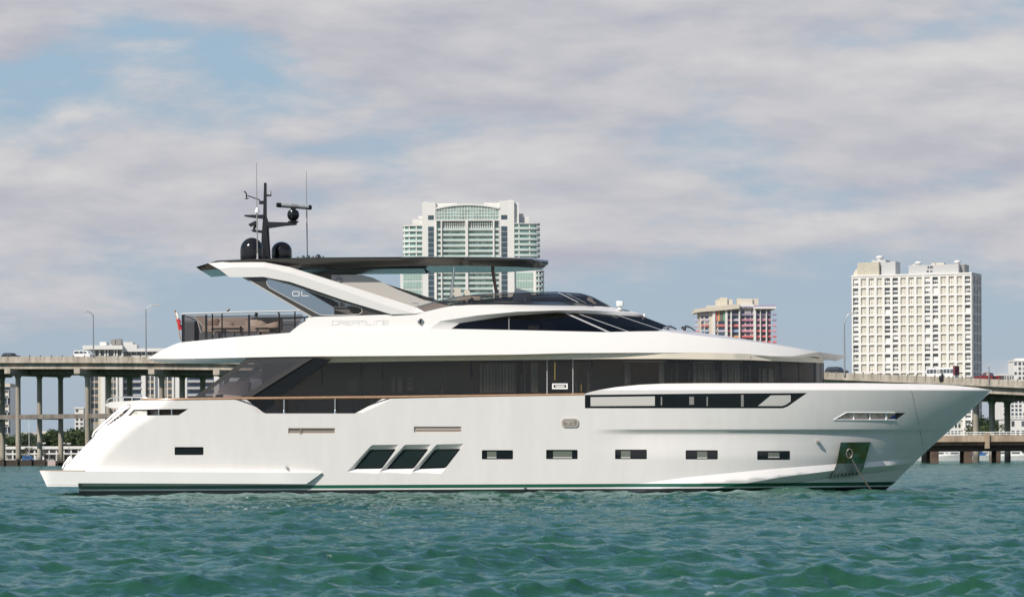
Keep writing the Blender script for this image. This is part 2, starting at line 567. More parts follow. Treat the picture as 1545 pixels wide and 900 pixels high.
# ================================================================== the far shore
M['concrete'] = mat('weathered_concrete', (0.42, 0.38, 0.325), 0.85, var=0.14, vscale=0.25)
M['concrete_d'] = mat('stained_shaded_concrete', (0.21, 0.19, 0.165), 0.9, var=0.2, vscale=0.3)  # darker concrete; on the girders it paints in the shade under the deck
M['conc_warm'] = mat('warm_concrete', (0.46, 0.36, 0.27), 0.85, var=0.12, vscale=0.4)
M['asphalt'] = mat('asphalt', (0.05, 0.05, 0.05), 0.9)
M['timber'] = mat('dark_wet_timber', (0.05, 0.038, 0.03), 0.8, var=0.3, vscale=2.0)
M['galv'] = mat('galvanised_steel', (0.30, 0.31, 0.32), 0.5, metal=0.6)
M['stucco'] = mat('white_stucco', (0.72, 0.715, 0.69), 0.8, var=0.03, vscale=0.1)
M['stucco_c'] = mat('cream_stucco', (0.60, 0.55, 0.46), 0.85, var=0.05, vscale=0.1)
M['beige'] = mat('beige_panel', (0.53, 0.505, 0.42), 0.8, var=0.08, vscale=0.3)
M['win'] = mat('dark_window_glass', (0.065, 0.08, 0.09), 0.12, spec=0.8)
M['win_b'] = mat('blue_window_glass', (0.03, 0.055, 0.10), 0.10, spec=0.9)
M['win_g'] = mat('green_tinted_glass', (0.28, 0.43, 0.385), 0.12, spec=0.9, var=0.40, vscale=0.22)
M['win_lg'] = mat('pale_green_glass', (0.46, 0.62, 0.54), 0.15, spec=0.8, var=0.15, vscale=0.3)
M['win_s'] = mat('slate_blue_glass', (0.05, 0.085, 0.11), 0.12, spec=0.8)
M['rail_g'] = mat('green_glass_railing', (0.52, 0.66, 0.62), 0.2)
M['tanp'] = mat('tan_spandrel', (0.36, 0.29, 0.22), 0.8)
M['land'] = mat('bare_shore_ground', (0.16, 0.15, 0.11), 0.9, var=0.2, vscale=0.05)
def vary_windows(m, lo, hi, pale, amount):
    nt = m.node_tree; b = nt.nodes['Principled BSDF']
    g = nt.nodes.new('ShaderNodeNewGeometry'); oi = nt.nodes.new('ShaderNodeObjectInfo')
    ad = nt.nodes.new('ShaderNodeMath'); ad.operation = 'ADD'
    nt.links.new(g.outputs['Random Per Island'], ad.inputs[0]); nt.links.new(oi.outputs['Random'], ad.inputs[1])
    fr = nt.nodes.new('ShaderNodeMath'); fr.operation = 'FRACT'; nt.links.new(ad.outputs[0], fr.inputs[0])
    r = nt.nodes.new('ShaderNodeValToRGB'); e = r.color_ramp.elements
    e[0].position = 0; e[0].color = (*lo, 1); e[1].position = 1 - amount; e[1].color = (*hi, 1)
    k = e.new(min(.99, 1 - amount + .04)); k.color = (*pale, 1)
    nt.links.new(fr.outputs[0], r.inputs[0]); nt.links.new(r.outputs[0], b.inputs['Base Color'])
vary_windows(M['win'], (.03, .04, .05), (.11, .13, .14), (.34, .33, .30), .16)  # bluish grey tones lifted in place of distant haze; the pale end is blinds
vary_windows(M['win_b'], (.025, .05, .09), (.07, .10, .15), (.36, .36, .36), .14)
def stain(m, col, tide=False):
    nt = m.node_tree; b = nt.nodes['Principled BSDF']
    t = nt.nodes.new('ShaderNodeTexCoord')
    mp = nt.nodes.new('ShaderNodeMapping'); mp.inputs['Scale'].default_value = (.55, .55, .07)
    nt.links.new(t.outputs['Object'], mp.inputs[0])
    n = nt.nodes.new('ShaderNodeTexNoise'); n.inputs['Scale'].default_value = 1.0; n.inputs['Detail'].default_value = 8; n.inputs['Roughness'].default_value = .65
    nt.links.new(mp.outputs[0], n.inputs['Vector'])
    r = nt.nodes.new('ShaderNodeValToRGB'); e = r.color_ramp.elements
    e[0].position = .36; e[0].color = (col[0] * .58, col[1] * .56, col[2] * .53, 1); e[1].position = .62; e[1].color = (*col, 1)
    nt.links.new(n.outputs['Fac'], r.inputs[0])
    s = nt.nodes.new('ShaderNodeSeparateXYZ'); nt.links.new(t.outputs['Object'], s.inputs[0])
    mr = nt.nodes.new('ShaderNodeMapRange'); mr.interpolation_type = 'SMOOTHSTEP'
    mr.inputs[1].default_value = .9; mr.inputs[2].default_value = 2.6; mr.inputs[3].default_value = .35; mr.inputs[4].default_value = 1
    nt.links.new(s.outputs[2], mr.inputs[0])
    sc = nt.nodes.new('ShaderNodeVectorMath'); sc.operation = 'SCALE'
    nt.links.new(r.outputs[0], sc.inputs[0]); nt.links.new(mr.outputs[0], sc.inputs['Scale'])
    nt.links.new(sc.outputs[0], b.inputs['Base Color'])
stain(M['concrete'], (.46, .415, .355)); stain(M['conc_warm'], (.50, .39, .29)); stain(M['concrete_d'], (.23, .205, .18))
for k, c in (('pur', (0.34, 0.29, 0.42)), ('pnk', (0.68, 0.33, 0.42)), ('rd', (0.68, 0.19, 0.19)), ('orr', (0.70, 0.36, 0.16)),
             ('grn', (0.20, 0.45, 0.24)), ('blu', (0.36, 0.46, 0.66)), ('lil', (0.58, 0.52, 0.63)), ('mag', (0.55, 0.26, 0.36))):
    M[k] = mat('painted_' + k, c, 0.7)

def line_s(px, A, t):
    """distance along the plan line A + t s that pixel column px meets (near the horizon)."""
    k = (px - CX) / F
    return (k * A[1] - A[0]) / (t[0] - k * t[1])

# ---------------------------------------------------------------- land behind the bay
mb = MB()
mb.bb(-2500, -70, 1120, 6000, -2, 0.9)
mb.bb(-70, 2500, 1240, 6000, -2, 0.9)
tag(mb.build('shore_ground', M['land']), 'low flat ground of the far shore', kind='structure')

# ---------------------------------------------------------------- causeway bridge
BA = Vector((-126.3, 830.0, 0)); BB = Vector((105.0, 690.0, 0))
bt = (BB - BA).normalized(); bn = Vector((-bt.y, bt.x, 0))     # along, away from the camera
bang = math.atan2(bt.y, bt.x)
def bridge_z(px, py):
    s = line_s(px, BA, bt)
    q = BA + bt * s
    return s, P(px, py, q.y).z
pts = [bridge_z(*p) for p in ((0, 539), (220, 535.7), (1243, 563), (1390, 567.2), (1545, 572))]
cf = np.polyfit([p[0] for p in pts], [p[1] for p in pts], 2)
def bz(s):
    s = max(-170.0, min(430.0, s))
    return float(np.polyval(cf, s))
S0, S1 = -165.0, 425.0
bridge = empty('causeway_bridge', BA, 'long concrete road bridge on tall columns rising behind the yacht', 'bridge', rz=bang)
def strip(y0, y1, zt, zb, m, name, mats, step=6.0, extra=None):
    """a long member following the deck: local y0..y1, from zt to zb below the parapet top."""
    b = MB()
    ss = np.arange(S0, S1 + .1, step)
    vs = []
    for s in ss:
        z = bz(s)
        vs += [(s, y0, z + zt), (s, y1, z + zt), (s, y1, z + zb), (s, y0, z + zb)]
    fs = []
    for i in range(len(ss) - 1):
        a, c = i * 4, i * 4 + 4
        for k in range(4):
            k2 = (k + 1) % 4
            fs.append((a + k, a + k2, c + k2, c + k))
    fs += [(0, 1, 2, 3), (len(ss) * 4 - 4, len(ss) * 4 - 3, len(ss) * 4 - 2, len(ss) * 4 - 1)]
    b.add(vs, fs, m)
    if extra: extra(b)
    return b.build(name, mats, bridge, local=True)
BW = 25.0
def joints(b):
    s = S0 + 1
    while s < S1:
        b.bb(s - .09, s + .09, -.012, .31, bz(s) - 1.06, bz(s) + .30, 1)
        s += 2.05 if s > 160 else 3.4
strip(0, .30, 0, -1.15, 0, 'parapet', [M['concrete'], M['concrete_d']], extra=joints)
strip(BW - .3, BW, 0, -1.15, 0, 'parapet', [M['concrete'], M['concrete_d']])
strip(-.12, BW + .12, -1.152, -1.55, 0, 'deck', [M['concrete']])
strip(.30, BW - .30, -.62, -1.15, 0, 'roadway', [M['asphalt']])
strip(.9, 1.5, -1.55, -3.0, 0, 'edge_girder', [M['concrete']])
strip(5.0, 6.2, -1.55, -4.35, 0, 'inner_girder', [M['concrete_d']])
strip(12.0, 13.2, -1.55, -4.35, 0, 'inner_girder', [M['concrete_d']])
strip(BW - 1.5, BW - .9, -1.55, -3.4, 0, 'edge_girder', [M['concrete_d']])
sA, sB, sC = line_s(19, BA, bt), line_s(124, BA, bt), line_s(236, BA, bt)
sR = line_s(1466.5, BA, bt)
nsp = round((sR - sC) / 18.8)
sp = (sR - sC) / nsp
bent_s = [sA - 18.8 * k for k in (1, 2, 3, 4, 5)] + [sA, sB] + [sC + sp * k for k in range(nsp + 7)]
PITCH = 8.3
for s in bent_s:
    if s > S1 - 3 or s < S0 + 3: continue
    zt = bz(s) - 3.0
    b = MB()
    cap = [(-1.9, zt), (BW - 2.0, zt), (BW - 2.0, zt - .7), (BW - 3.6, zt - 1.75), (1.1, zt - 1.75), (-1.9, zt - 1.2)]
    vs = [(s - .9, y, z) for y, z in cap] + [(s + .9, y, z) for y, z in cap]
    n = len(cap)
    b.add(vs, [tuple(range(n)), tuple(reversed(range(n, 2 * n)))] + [(i, i + n, (i + 1) % n + n, (i + 1) % n) for i in range(n)])
    b.build('pier_cap', [M['concrete']], bridge, local=True)
    far_right = s > sR - 3 * sp
    for k in range(3):
        b = MB()
        y = 2.2 + PITCH * k
        b.lathe((s, y, 0), [(.66, -1.0), (.66, 1.2), (.64, zt - 2.4), (.9, zt - 1.7)], 0, 14)
        b.build('column', [M['concrete']], bridge, local=True)
    if s < sC + .5:
        b = MB()
        zs = P(60, 628, 825).z
        b.bb(s - .45, s + .45, 2.2, 2.2 + 2 * PITCH, zs - .55, zs + .55)
        b.build('strut', [M['concrete_d']], bridge, local=True)
b = MB()
b.bb(sA - 40, sC, 1.9, 2.6, zs - .54, zs + .54)
b.build('strut', [M['concrete_d']], bridge, local=True)

# ---------------------------------------------------------------- street lamps on the bridge
def lamp(px, pybase, pytop, armpx, armpy, label, noff=-.25, twin=None):
    s = line_s(px, BA, bt)
    q = BA + bt * s + bn * noff
    top = P(px, pytop, q.y); base = P(px, pybase, q.y)
    base.x = top.x
    e = empty('street_lamp', base, label, 'street lamp', 'street lamps on the bridge')
    b = MB(); b.tube([base, (base.x, base.y, top.z - .1)], [.18, .11], 0, 8)
    b.tube([base, base + Vector((0, 0, .5))], .24, 0, 8)
    b.build('pole', [M['galv']], e)
    ap = P(armpx, armpy, q.y)
    b = MB(); mid = Vector(((base.x * .45 + ap.x * .55), base.y, top.z + (ap.z - top.z) * .85))
    st = Vector((base.x, base.y, top.z - .3))
    b.tube([st, (st + mid) * .5 + Vector((0, 0, .15)), mid, ap], .10, 0, 6)
    b.build('arm', [M['galv']], e)
    b = MB(); b.box((ap.x + (.35 if armpx > px else -.35), ap.y, ap.z - .05), (1.4, .5, .32)); b.build('lamp_head', [M['ltgrey']], e)
lamp(140.7, 538, 474, 129, 469.5, 'street lamp on the bridge with its arm reaching left above the condo')
lamp(220, 537, 465, 236, 459.6, 'street lamp with its arm to the right, next to the yacht stern overhang')
lamp(1274, 567, 486, 1284, 472.5, 'tall street lamp on the bridge left of the white grid tower')
s = line_s(1492.4, BA, bt); q = BA + bt * s + bn * -.3
b0 = P(1492.4, 583, q.y); t0 = P(1492.4, 553, q.y)
e = empty('lamp_post', b0, 'short grey lamp post outside the parapet near the red pickup', 'lamp post')
mb = MB(); mb.tube([b0, (b0.x, b0.y, t0.z)], .10, 0, 8); mb.build('pole', [M['galv']], e)
mb = MB(); mb.box((b0.x - .3, b0.y, t0.z + .1), (.9, .35, .25)); mb.build('lamp_head', [M['ltgrey']], e)
q = BA + bt * line_s(1420, BA, bt) + bn * -.25
c = P(1420, 570.5, q.y)
mb = MB(); mb.rbox((c.x, c.y, c.z), (.9, .4, 1.1), .12); mb.box((c.x + .25, c.y, c.z + .75), (.5, .35, .5))
tag(mb.build('equipment_box', [M['blackm']], origin=(c.x, c.y, c.z - .55)), 'small black equipment box hung outside the bridge parapet', 'box')

# ---------------------------------------------------------------- vehicles on the bridge
M['tyre'] = mat('tyre_rubber', (0.02, 0.02, 0.02), 0.8)
def vehicle(name, label, cat, px, col, prof, glass, length, width, height, noff, heading=1, wheelr=.36, extra=None):
    """prof: side outline (x 0..1, z 0..1); glass: list of window outlines in the same units."""
    s = line_s(px, BA, bt); q = BA + bt * s + bn * noff
    z = bz(s) - .62
    e = empty(name, (q.x, q.y, z), label, cat, 'vehicles crossing the bridge', rz=bang + (0 if heading > 0 else math.pi))
    X = lambda a: (a - .5) * length
    Zf = lambda a: .28 + a * (height - .28)
    b = MB()
    n = len(prof)
    rings = [(-width / 2, .94), (-width / 2 * .93, 1.0), (width / 2 * .93, 1.0), (width / 2, .94)]
    vs = []
    cxm, czm = sum(p[0] for p in prof) / n, .45
    for y, k in rings:
        for p in prof:
            vs.append((X(cxm + (p[0] - cxm) * (1 if k == 1 else .985)), y * (1 - .16 * max(0, p[1] - .55) / .45), Zf(czm + (p[1] - czm) * k)))
    fs = [tuple(range(n)), tuple(reversed(range(3 * n, 4 * n)))]
    for r in range(3):
        fs += [(r * n + i, r * n + i + n, r * n + (i + 1) % n + n, r * n + (i + 1) % n) for i in range(n)]
    b.add(vs, fs)
    b.build('body', [mat(name + '_paint', col, .25, coat=.6)], e, local=True)
    for g in glass:
        for sy in (-1, 1):
            b = MB()
            vs = [(X(p[0]), sy * (width / 2 * (1 - .16 * max(0, p[1] - .55) / .45) + .012), Zf(p[1])) for p in g]
            vs += [(v[0], v[1] - sy * .03, v[2]) for v in vs]
            m = len(g)
            b.add(vs, [tuple(range(m)), tuple(reversed(range(m, 2 * m)))] + [(i, i + m, (i + 1) % m + m, (i + 1) % m) for i in range(m)])
            b.build('window', [M['win']], e, local=True)
    for wx in (.19, .80):
        for sy in (-1, 1):
            b = MB(); b.lathe((X(wx), sy * (width / 2 - .12), wheelr), [(wheelr * .8, -.12), (wheelr, -.08), (wheelr, .08), (wheelr * .8, .12)], 0, 16, 'y')
            b.build('wheel', [M['tyre']], e, local=True)
    if extra: extra(e, X, Zf)
    return e
suvp = [(0, .0), (0, .48), (.03, .60), (.12, .97), (.2, 1), (.58, 1), (.66, .95), (.76, .60), (.96, .50), (1, .40), (1, 0)]
suvg = [[(.07, .64), (.14, .92), (.34, .94), (.34, .62)], [(.36, .62), (.36, .94), (.57, .93), (.71, .62)]]
vehicle('suv', 'dark blue suv on the bridge just past the yacht bow overhang', 'car', 1253, (.012, .018, .03), suvp, suvg, 4.8, 1.9, 1.85, 3.2)
pkp = [(0, 0), (0, .55), (.38, .58), (.41, .95), (.45, 1), (.60, 1), (.64, .96), (.74, .60), (.96, .54), (1, .42), (1, 0)]
pkg = [[(.43, .62), (.45, .92), (.53, .93), (.53, .61)], [(.545, .61), (.545, .93), (.60, .92), (.70, .61)]]
vehicle('pickup_truck', 'dark red pickup truck on the bridge right of the white grid tower', 'truck', 1484, (.16, .008, .012), pkp, pkg, 6.0, 2.0, 1.95, 3.0, heading=-1, wheelr=.42)
vanp = [(0, 0), (0, .9), (.03, 1), (.72, 1), (.80, .93), (.90, .55), (1, .45), (1, 0)]
vang = [[(.05, .62), (.05, .9), (.33, .9), (.33, .62)], [(.36, .62), (.36, .9), (.58, .9), (.58, .62)], [(.61, .6), (.61, .9), (.72, .9), (.83, .6)]]
vehicle('van', 'white van on the bridge above the second pier from the condo', 'van', 116, (.75, .75, .74), vanp, vang, 5.2, 2.0, 2.15, 3.0)
vehicle('sedan', 'dark sedan on the bridge at the far left edge of view', 'car', 5, (.03, .03, .035), suvp, suvg, 4.6, 1.85, 1.6, 3.0)
vehicle('hatchback', 'black hatchback on the bridge above the yacht stern overhang', 'car', 243, (.02, .02, .022), suvp, suvg, 4.4, 1.85, 1.75, 3.0)
busp = [(0, 0), (0, .94), (.02, 1), (.97, 1), (1, .93), (1, 0)]
busg = [[(.04 + .115 * k, .52), (.04 + .115 * k, .86), (.135 + .115 * k, .86), (.135 + .115 * k, .52)] for k in range(8)]
def bus_tail(e, X, Zf):
    b = MB(); b.bb(X(1.0) - .35, X(1.0) + .10, -1.14, 1.14, Zf(.3), Zf(1.16)); b.build('tail_panel', [mat('maroon_panel', (.16, .03, .045), .6)], e, local=True)
vehicle('shuttle_bus', 'white shuttle bus with a row of windows and a dark red tail', 'bus', 1412, (.75, .75, .74), busp, busg, 6.6, 2.25, 2.5, 3.4, extra=bus_tail)

# ---------------------------------------------------------------- timber fender and sign by the left pier
e = empty('timber_fender', P(30, 702, 800), 'dark weathered timber fender at the foot of the bridge columns', 'fender')
mb = MB(); p0, p1 = P(-160, 694, 800), P(69, 703, 800)
mb.bb(p0.x, p1.x, 799, 802, -.6, p0.z); mb.build('fender_wall', [M['timber']], e)
mb = MB()
for k in range(12):
    x = p0.x + (p1.x - p0.x) * k / 11
    mb.lathe((x, 798.7, 0), [(.25, -.8), (.25, p0.z + .25)], 0, 8)
mb.build('piles', [M['timber']], e)
e = empty('timber_jetty', P(100, 702, 795), 'dark timber jetty with railing beside the bridge pier', 'jetty')
p0, p1 = P(68, 694.5, 795), P(330, 702, 795)
mb = MB(); mb.bb(p0.x, p1.x, 794, 799, p0.z - .35, p0.z)
for k in range(28):
    x = p0.x + (p1.x - p0.x) * k / 27
    mb.lathe((x, 794.2, 0), [(.18, -.8), (.18, p0.z)], 0, 6)
    mb.lathe((x, 798.6, 0), [(.18, -.8), (.18, p0.z)], 0, 6)
mb.bb(p0.x, p1.x, 797, 797.2, -.3, p0.z - .5)
mb.build('deck', [M['timber']], e)
mb = MB(); zt = P(90, 685, 795).z
for zz_ in (zt, zt - .55, zt - 1.0): mb.bb(p0.x, p1.x, 794.0, 794.12, zz_ - .1, zz_)
for k in range(36):
    x = p0.x + (p1.x - p0.x) * k / 35
    mb.bb(x - .07, x + .07, 793.9, 794.15, p0.z, zt + .05)
mb.build('railing', [M['timber']], e)
p0, p1 = P(72, 694, 791), P(83.6, 702, 791)
mb = MB(); mb.bb(p0.x, p1.x, 790.9, 791, p1.z, p0.z, 0); mb.bb(p0.x + .3, p0.x + .45, 791, 791.2, -.5, p0.z, 1); mb.bb(p1.x - .45, p1.x - .3, 791, 791.2, -.5, p0.z, 1)
tag(mb.build('sign_board', [mat('faded_pink_board', (.55, .42, .40), .8, var=.1), M['timber']], origin=(p0.x, 791, 0)), 'blank faded pink sign board standing in the water by the jetty', 'sign')

# ---------------------------------------------------------------- old low fishing bridge at the right
LY = 640.0
la, lb = P(1290, 651.3, LY), P(1760, 651.3, LY)
e = empty('fishing_bridge', (la.x, LY, 0), 'low old concrete bridge with white balustrade behind the bow', 'bridge')
zt = P(1460, 651, LY).z; zr = P(1460, 656.5, LY).z; zf = P(1460, 666, LY).z; zg = P(1460, 671.5, LY).z; zc = P(1460, 680.5, LY).z
mb = MB(); mb.bb(la.x, lb.x, LY, LY + .25, zt - .18, zt); mb.bb(la.x, lb.x, LY + .03, LY + .2, zr + .12, zr + .26)
x = la.x
while x < lb.x:
    mb.bb(x, x + .13, LY + .04, LY + .2, zr, zt - .18); x += 1.25
mb.build('balustrade', [M['stucco']], e)
mb = MB(); mb.bb(la.x, lb.x, LY - .1, LY + 9, zf, zr); mb.build('deck_beam', [M['conc_warm']], e)
mb = MB(); mb.bb(la.x, lb.x, LY + .5, LY + 8.5, zg, zf - .02); mb.build('rusty_girder', [mat('rust_stained_girder', (.20, .12, .09), .9, var=.3, vscale=1.0)], e)
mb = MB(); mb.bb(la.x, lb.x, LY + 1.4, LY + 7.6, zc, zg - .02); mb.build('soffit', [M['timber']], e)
M['pile'] = mat('stained_pile', (.11, .075, .055), .9, var=.4, vscale=.8)
for px in (1332, 1410, 1461, 1506.5, 1565, 1620, 1680):
    c = P(px, 690, LY + 1).x
    mb = MB(); wdt = 1.5 if px != 1506.5 else .75
    for ya in (.6, 6.4):
        mb = MB(); mb.bb(c - wdt / 2, c + wdt / 2, LY + ya, LY + ya + 1.4, -1, zc); mb.build('pile', [M['pile']], e)
for px in (1489.5,):
    p0 = P(px - 3, 653, LY - .3); p1 = P(px + 3.5, 676, LY - .3)
    mb = MB(); mb.bb(p0.x, p1.x, LY - .5, LY + .6, p1.z, p0.z); mb.build('pilaster', [M['conc_warm']], e)

# ---------------------------------------------------------------- helper for facades
def windows(parent, rects, m, name='window', d=.06, cap=100):
    """rects: (x0, z0, x1, z1, y) in the parent's local frame; the camera-facing side is -y."""
    rects = sorted(rects, key=lambda r: -(r[2] - r[0]) * (r[3] - r[1]))
    for r in rects[:cap]:
        b = MB(); b.bb(r[0], r[2], r[4] - d, r[4] + .02, r[1], r[3]); b.build(name, [m], parent, local=True)
    if rects[cap:]:
        b = MB()
        for r in rects[cap:]: b.bb(r[0], r[2], r[4] - d, r[4] + .02, r[1], r[3])
        o = b.build(name, [m], parent, local=True); o['kind'] = 'stuff'

def frame_at(px, Y):
    """converters from pixels to local metres for a facade at distance Y with its origin under px."""
    o = P(px, HY, Y); o.z = 0
    fx = lambda p, py=600: P(p, py, Y).x - o.x
    fz = lambda p, py: P(p, py, Y).z
    return o, fx, fz

# ---------------------------------------------------------------- green glass tower behind the hardtop
Y = 2070.0
o, fx, fz = frame_at(707, Y)
T = empty('glass_tower', o, 'tall white and green glass condo tower rising behind the hardtop', 'tower')
Z = lambda py: fz(707, py)
FL = 8.12 * Y / F                 # storey height
b = MB(); b.bb(fx(638), fx(658.4), 0, 34, 0, Z(305)); b.bb(fx(754.3), fx(777), 0, 34, 0, Z(303)); b.bb(fx(777), fx(784), 2, 30, 0, Z(305.5))
b.bb(fx(641), fx(646), 4, 12, Z(305), Z(303.6)); b.bb(fx(767), fx(776), 4, 16, Z(303), Z(301.5))
b.build('shaft', [M['stucco']], T, local=True)
b = MB(); b.bb(fx(658.4), fx(691), 1.5, 30, Z(325), Z(306)); b.bb(fx(731), fx(754.3), 1.5, 30, Z(325), Z(305.5)); b.bb(fx(691), fx(731), 3, 30, Z(325), Z(309)); b.build('penthouse', [M['stucco']], T, local=True)
b = MB(); b.bb(fx(658.4), fx(754.3), 3.2, 34, 0, Z(312)); b.build('core_glazing', [M['win_g']], T, local=True)
# arched crown of glass
ax0, ax1 = fx(659.5), fx(753.8); az0, azs, azt = Z(331), Z(315.5), Z(309.8)
def arch_z(x):
    u = (x - (ax0 + ax1) / 2) / ((ax1 - ax0) / 2)
    return azs + (azt - azs) * (1 - u * u)
b = MB(); poly = [(ax0, az0), (ax1, az0)] + [(ax1 + (ax0 - ax1) * k / 20, arch_z(ax1 + (ax0 - ax1) * k / 20)) for k in range(21)]
b.prism(poly, .4, 1.0); b.build('arched_window', [M['win_g']], T, local=True)
b = MB()
for k in range(23):
    x = ax0 + (ax1 - ax0) * k / 22
    b.bb(x - .17, x + .17, .1, .5, az0, arch_z(x))
for k in range(4):
    z = az0 + (azt - az0) * (k + .0) / 4.2
    if k: b.bb(ax0, ax1, .12, .5, z - .17, z + .17)
vs = []
for k in range(21):
    x = ax0 - .4 + (ax1 - ax0 + .8) * k / 20
    xx = min(max(x, ax0), ax1)
    vs += [(x, -.5, arch_z(xx)), (x, -.5, arch_z(xx) + 1.1), (x, 1.2, arch_z(xx) + 1.1), (x, 1.2, arch_z(xx))]
fs = []
for k in range(20):
    a = k * 4
    fs += [(a + i, a + (i + 1) % 4, a + 4 + (i + 1) % 4, a + 4 + i) for i in range(4)]
b.add(vs, fs)
b.build('arch_frame', [M['stucco']], T, local=True)
for px0, px1 in ((658.4, 659.8), (666, 668), (703, 707.2), (744.5, 747), (753.6, 754.6)):
    b = MB(); b.bb(fx(px0), fx(px1), -.3, 3.3, 0, Z(331.3)); b.build('pier', [M['stucco']], T, local=True)
b = MB(); b.bb(fx(658.4), fx(754.3), -.2, 3.3, Z(333), Z(331)); b.build('transom', [M['stucco']], T, local=True)
bays = ((668, 703), (707.2, 744.5))
side = ((659.8, 666), (747, 753.6))
r_lg, r_dk = [], []
k = 0
while True:
    z1 = Z(346.5) - FL * k
    if z1 < 8: break
    for a, c in bays + side:
        if k > 16 and (a, c) in side: continue
        b = MB(); b.bb(fx(a), fx(c), .6, 3.25, z1 - .35, z1 + .05, 0); b.bb(fx(a), fx(c), .5, .62, z1 + .05, z1 + 1.05, 1)
        b.build('balcony', [M['stucco'], M['rail_g']], T, local=True)
        w = fx(c) - fx(a)
        n = 4 if w > 10 else 1
        for j in range(n):
            if random.random() < .42:
                r_lg.append((fx(a) + w * j / n + .3, z1 - FL + .1, fx(a) + w * (j + .8) / n, z1 - .5, 3.19))
    k += 1
windows(T, r_lg, M['win_lg'], 'curtained_window')
fins = []
b = MB()
for a, c in bays:
    for rows in ((333.2, 338.6), (340, 345.5)):
        n = 11
        for j in range(n):
            x = fx(a) + (fx(c) - fx(a)) * (j + .5) / n
            b.bb(x - .32, x + .32, 1.2, 1.6, Z(rows[1]), Z(rows[0]))
b.build('screen', [M['stucco']], T, local=True)
rs = []
for a, c in ((647, 655.6), (757.2, 766.4)):
    rs.append((fx(a), Z(331), fx(c), Z(324.5), 0))
    k = 0
    while Z(341.5) - FL * (k + 1) > 6:
        z = Z(341.5) - FL * k
        rs.append((fx(a), z - FL + .35, fx(c), z, 0)); k += 1
windows(T, rs, M['win_s'], 'stair_window', d=.15)
# curved balcony wings
def wing(x0, x1, ztop, zbot, sgn, depth=11, name='wing'):
    cxw = x0 if sgn > 0 else x1
    wd = x1 - x0
    def arc(e, n=14):
        pl = []
        for j in range(n + 1):
            t = math.pi / 2 * j / n
            pl.append((cxw + sgn * (wd + e) * (math.sin(t)), 6 - (6 + e) * math.cos(t) ** .8 if t < math.pi / 2 else 6))
        pl += [(cxw + sgn * (wd + e), 20), (cxw, 20)]
        if sgn > 0: return pl
        return list(reversed(pl))
    b = MB(); b.vprism(arc(-1.5), zbot, ztop); b.build(name + '_glazing', [M['win_g']], T, local=True)
    k = 0
    while ztop - FL * k > zbot:
        z = ztop - FL * k
        b = MB(); b.vprism(arc(0), z - .5, z, 0); b.build('balcony', [M['stucco']], T, local=True)
        if k:
            b = MB(); b.vprism(arc(-.1), z, z + .95, 0); b.build('balcony_rail', [M['rail_g']], T, local=True)
        k += 1
    b = MB()
    for f in (.02, .36, .68, .9):
        x = cxw + sgn * wd * f
        y = 6 - 6 * math.sqrt(max(0, 1 - f * f)) + .45
        b.bb(x - .35, x + .35, y - .2, y + 1.1, zbot, ztop - .1)
    b.build('wing_pier', [M['stucco']], T, local=True)
wing(fx(608), fx(641), Z(339), Z(409), -1)
wing(fx(766), fx(816), Z(336.5), Z(405), 1)
b = MB(); b.bb(fx(623), fx(640), 6, 26, Z(341), Z(329.5)); b.bb(fx(632), fx(640), 6, 26, Z(330), Z(324.5)); b.build('setback', [M['stucco']], T, local=True)
b = MB(); b.bb(fx(782), fx(799), 6, 26, Z(338), Z(326)); b.bb(fx(782), fx(791), 6, 26, Z(326), Z(321.5)); b.build('setback', [M['stucco']], T, local=True)
# lower wider wings with fin walls
for a, c, sg in ((604.5, 642, -1), (770, 809, 1)):
    b = MB(); b.bb(fx(a), fx(c), 1.2, 20, 0, Z(408)); b.build('lower_wing', [M['stucco']], T, local=True)
    for row in range(12):
        z1 = Z(411) - row * FL * 1.55
        if z1 < 10: break
        rr = [(fx(a) + 1.6, z1 - FL * 1.3, fx(c) - 1.6, z1, 1.2)]
        windows(T, rr, M['win_lg'], 'loggia_window')
        b = MB()
        n = 13
        for j in range(n):
            x = rr[0][0] + (rr[0][2] - rr[0][0]) * (j + .5) / n
            b.bb(x - .18, x + .18, .75, 1.0, rr[0][1], rr[0][3])
        b.build('loggia_fins', [M['rail_g']], T, local=True)
wing(fx(809) - .1, fx(822), Z(408), 4, 1, name='corner')

# ---------------------------------------------------------------- white grid tower on the right
Y1 = 1900.0; Y0 = 1927.0
c0 = P(1285.7, 600, Y0); c1 = P(1466.6, 600, Y1); c0.z = c1.z = 0
d = (c1 - c0); W = math.hypot(d.x, d.y); ang = math.atan2(d.y, d.x)
G = empty('grid_tower', c0, 'white apartment tower with a square grid facade and beige panels', 'tower', rz=ang)
HT = P(1285.7, 417.7, Y0).z
DPT = 21.0
b = MB(); b.bb(0, W, .9, DPT, 0, HT - .3); b.build('core_wall', [M['stucco']], G, local=True)
ROW = 14.3 * Y0 / F; NR = int(HT / ROW)
CWD = W / 15
b = MB()
for i in range(16):
    x = i * CWD
    b.bb(max(0, x - .75), min(W, x + .75), 0, .95, 0, HT)
b.build('pier_grid', [M['stucco']], G, local=True)
b = MB()
for r in range(NR + 1):
    z = HT - r * ROW
    b.bb(.02, W - .02, .04, .93, z - 1.1, z - .02)
for i, t_ in enumerate('dbmbddbmbddbmbd'):
    if t_ == 'b':
        xc = (i + .5) * CWD
        b.bb(xc - .13, xc + .13, .70, .95, 2, HT - 1.0)
b.build('slab_grid', [M['stucco']], G, local=True)
b = MB(); b.bb(-.3, W + .3, -.3, DPT + .3, HT, HT + .9); b.build('roof_parapet', [M['stucco']], G, local=True)
types = 'dbmbddbmbddbmbd'
dk, bg_, st, wh = [], [], [], []
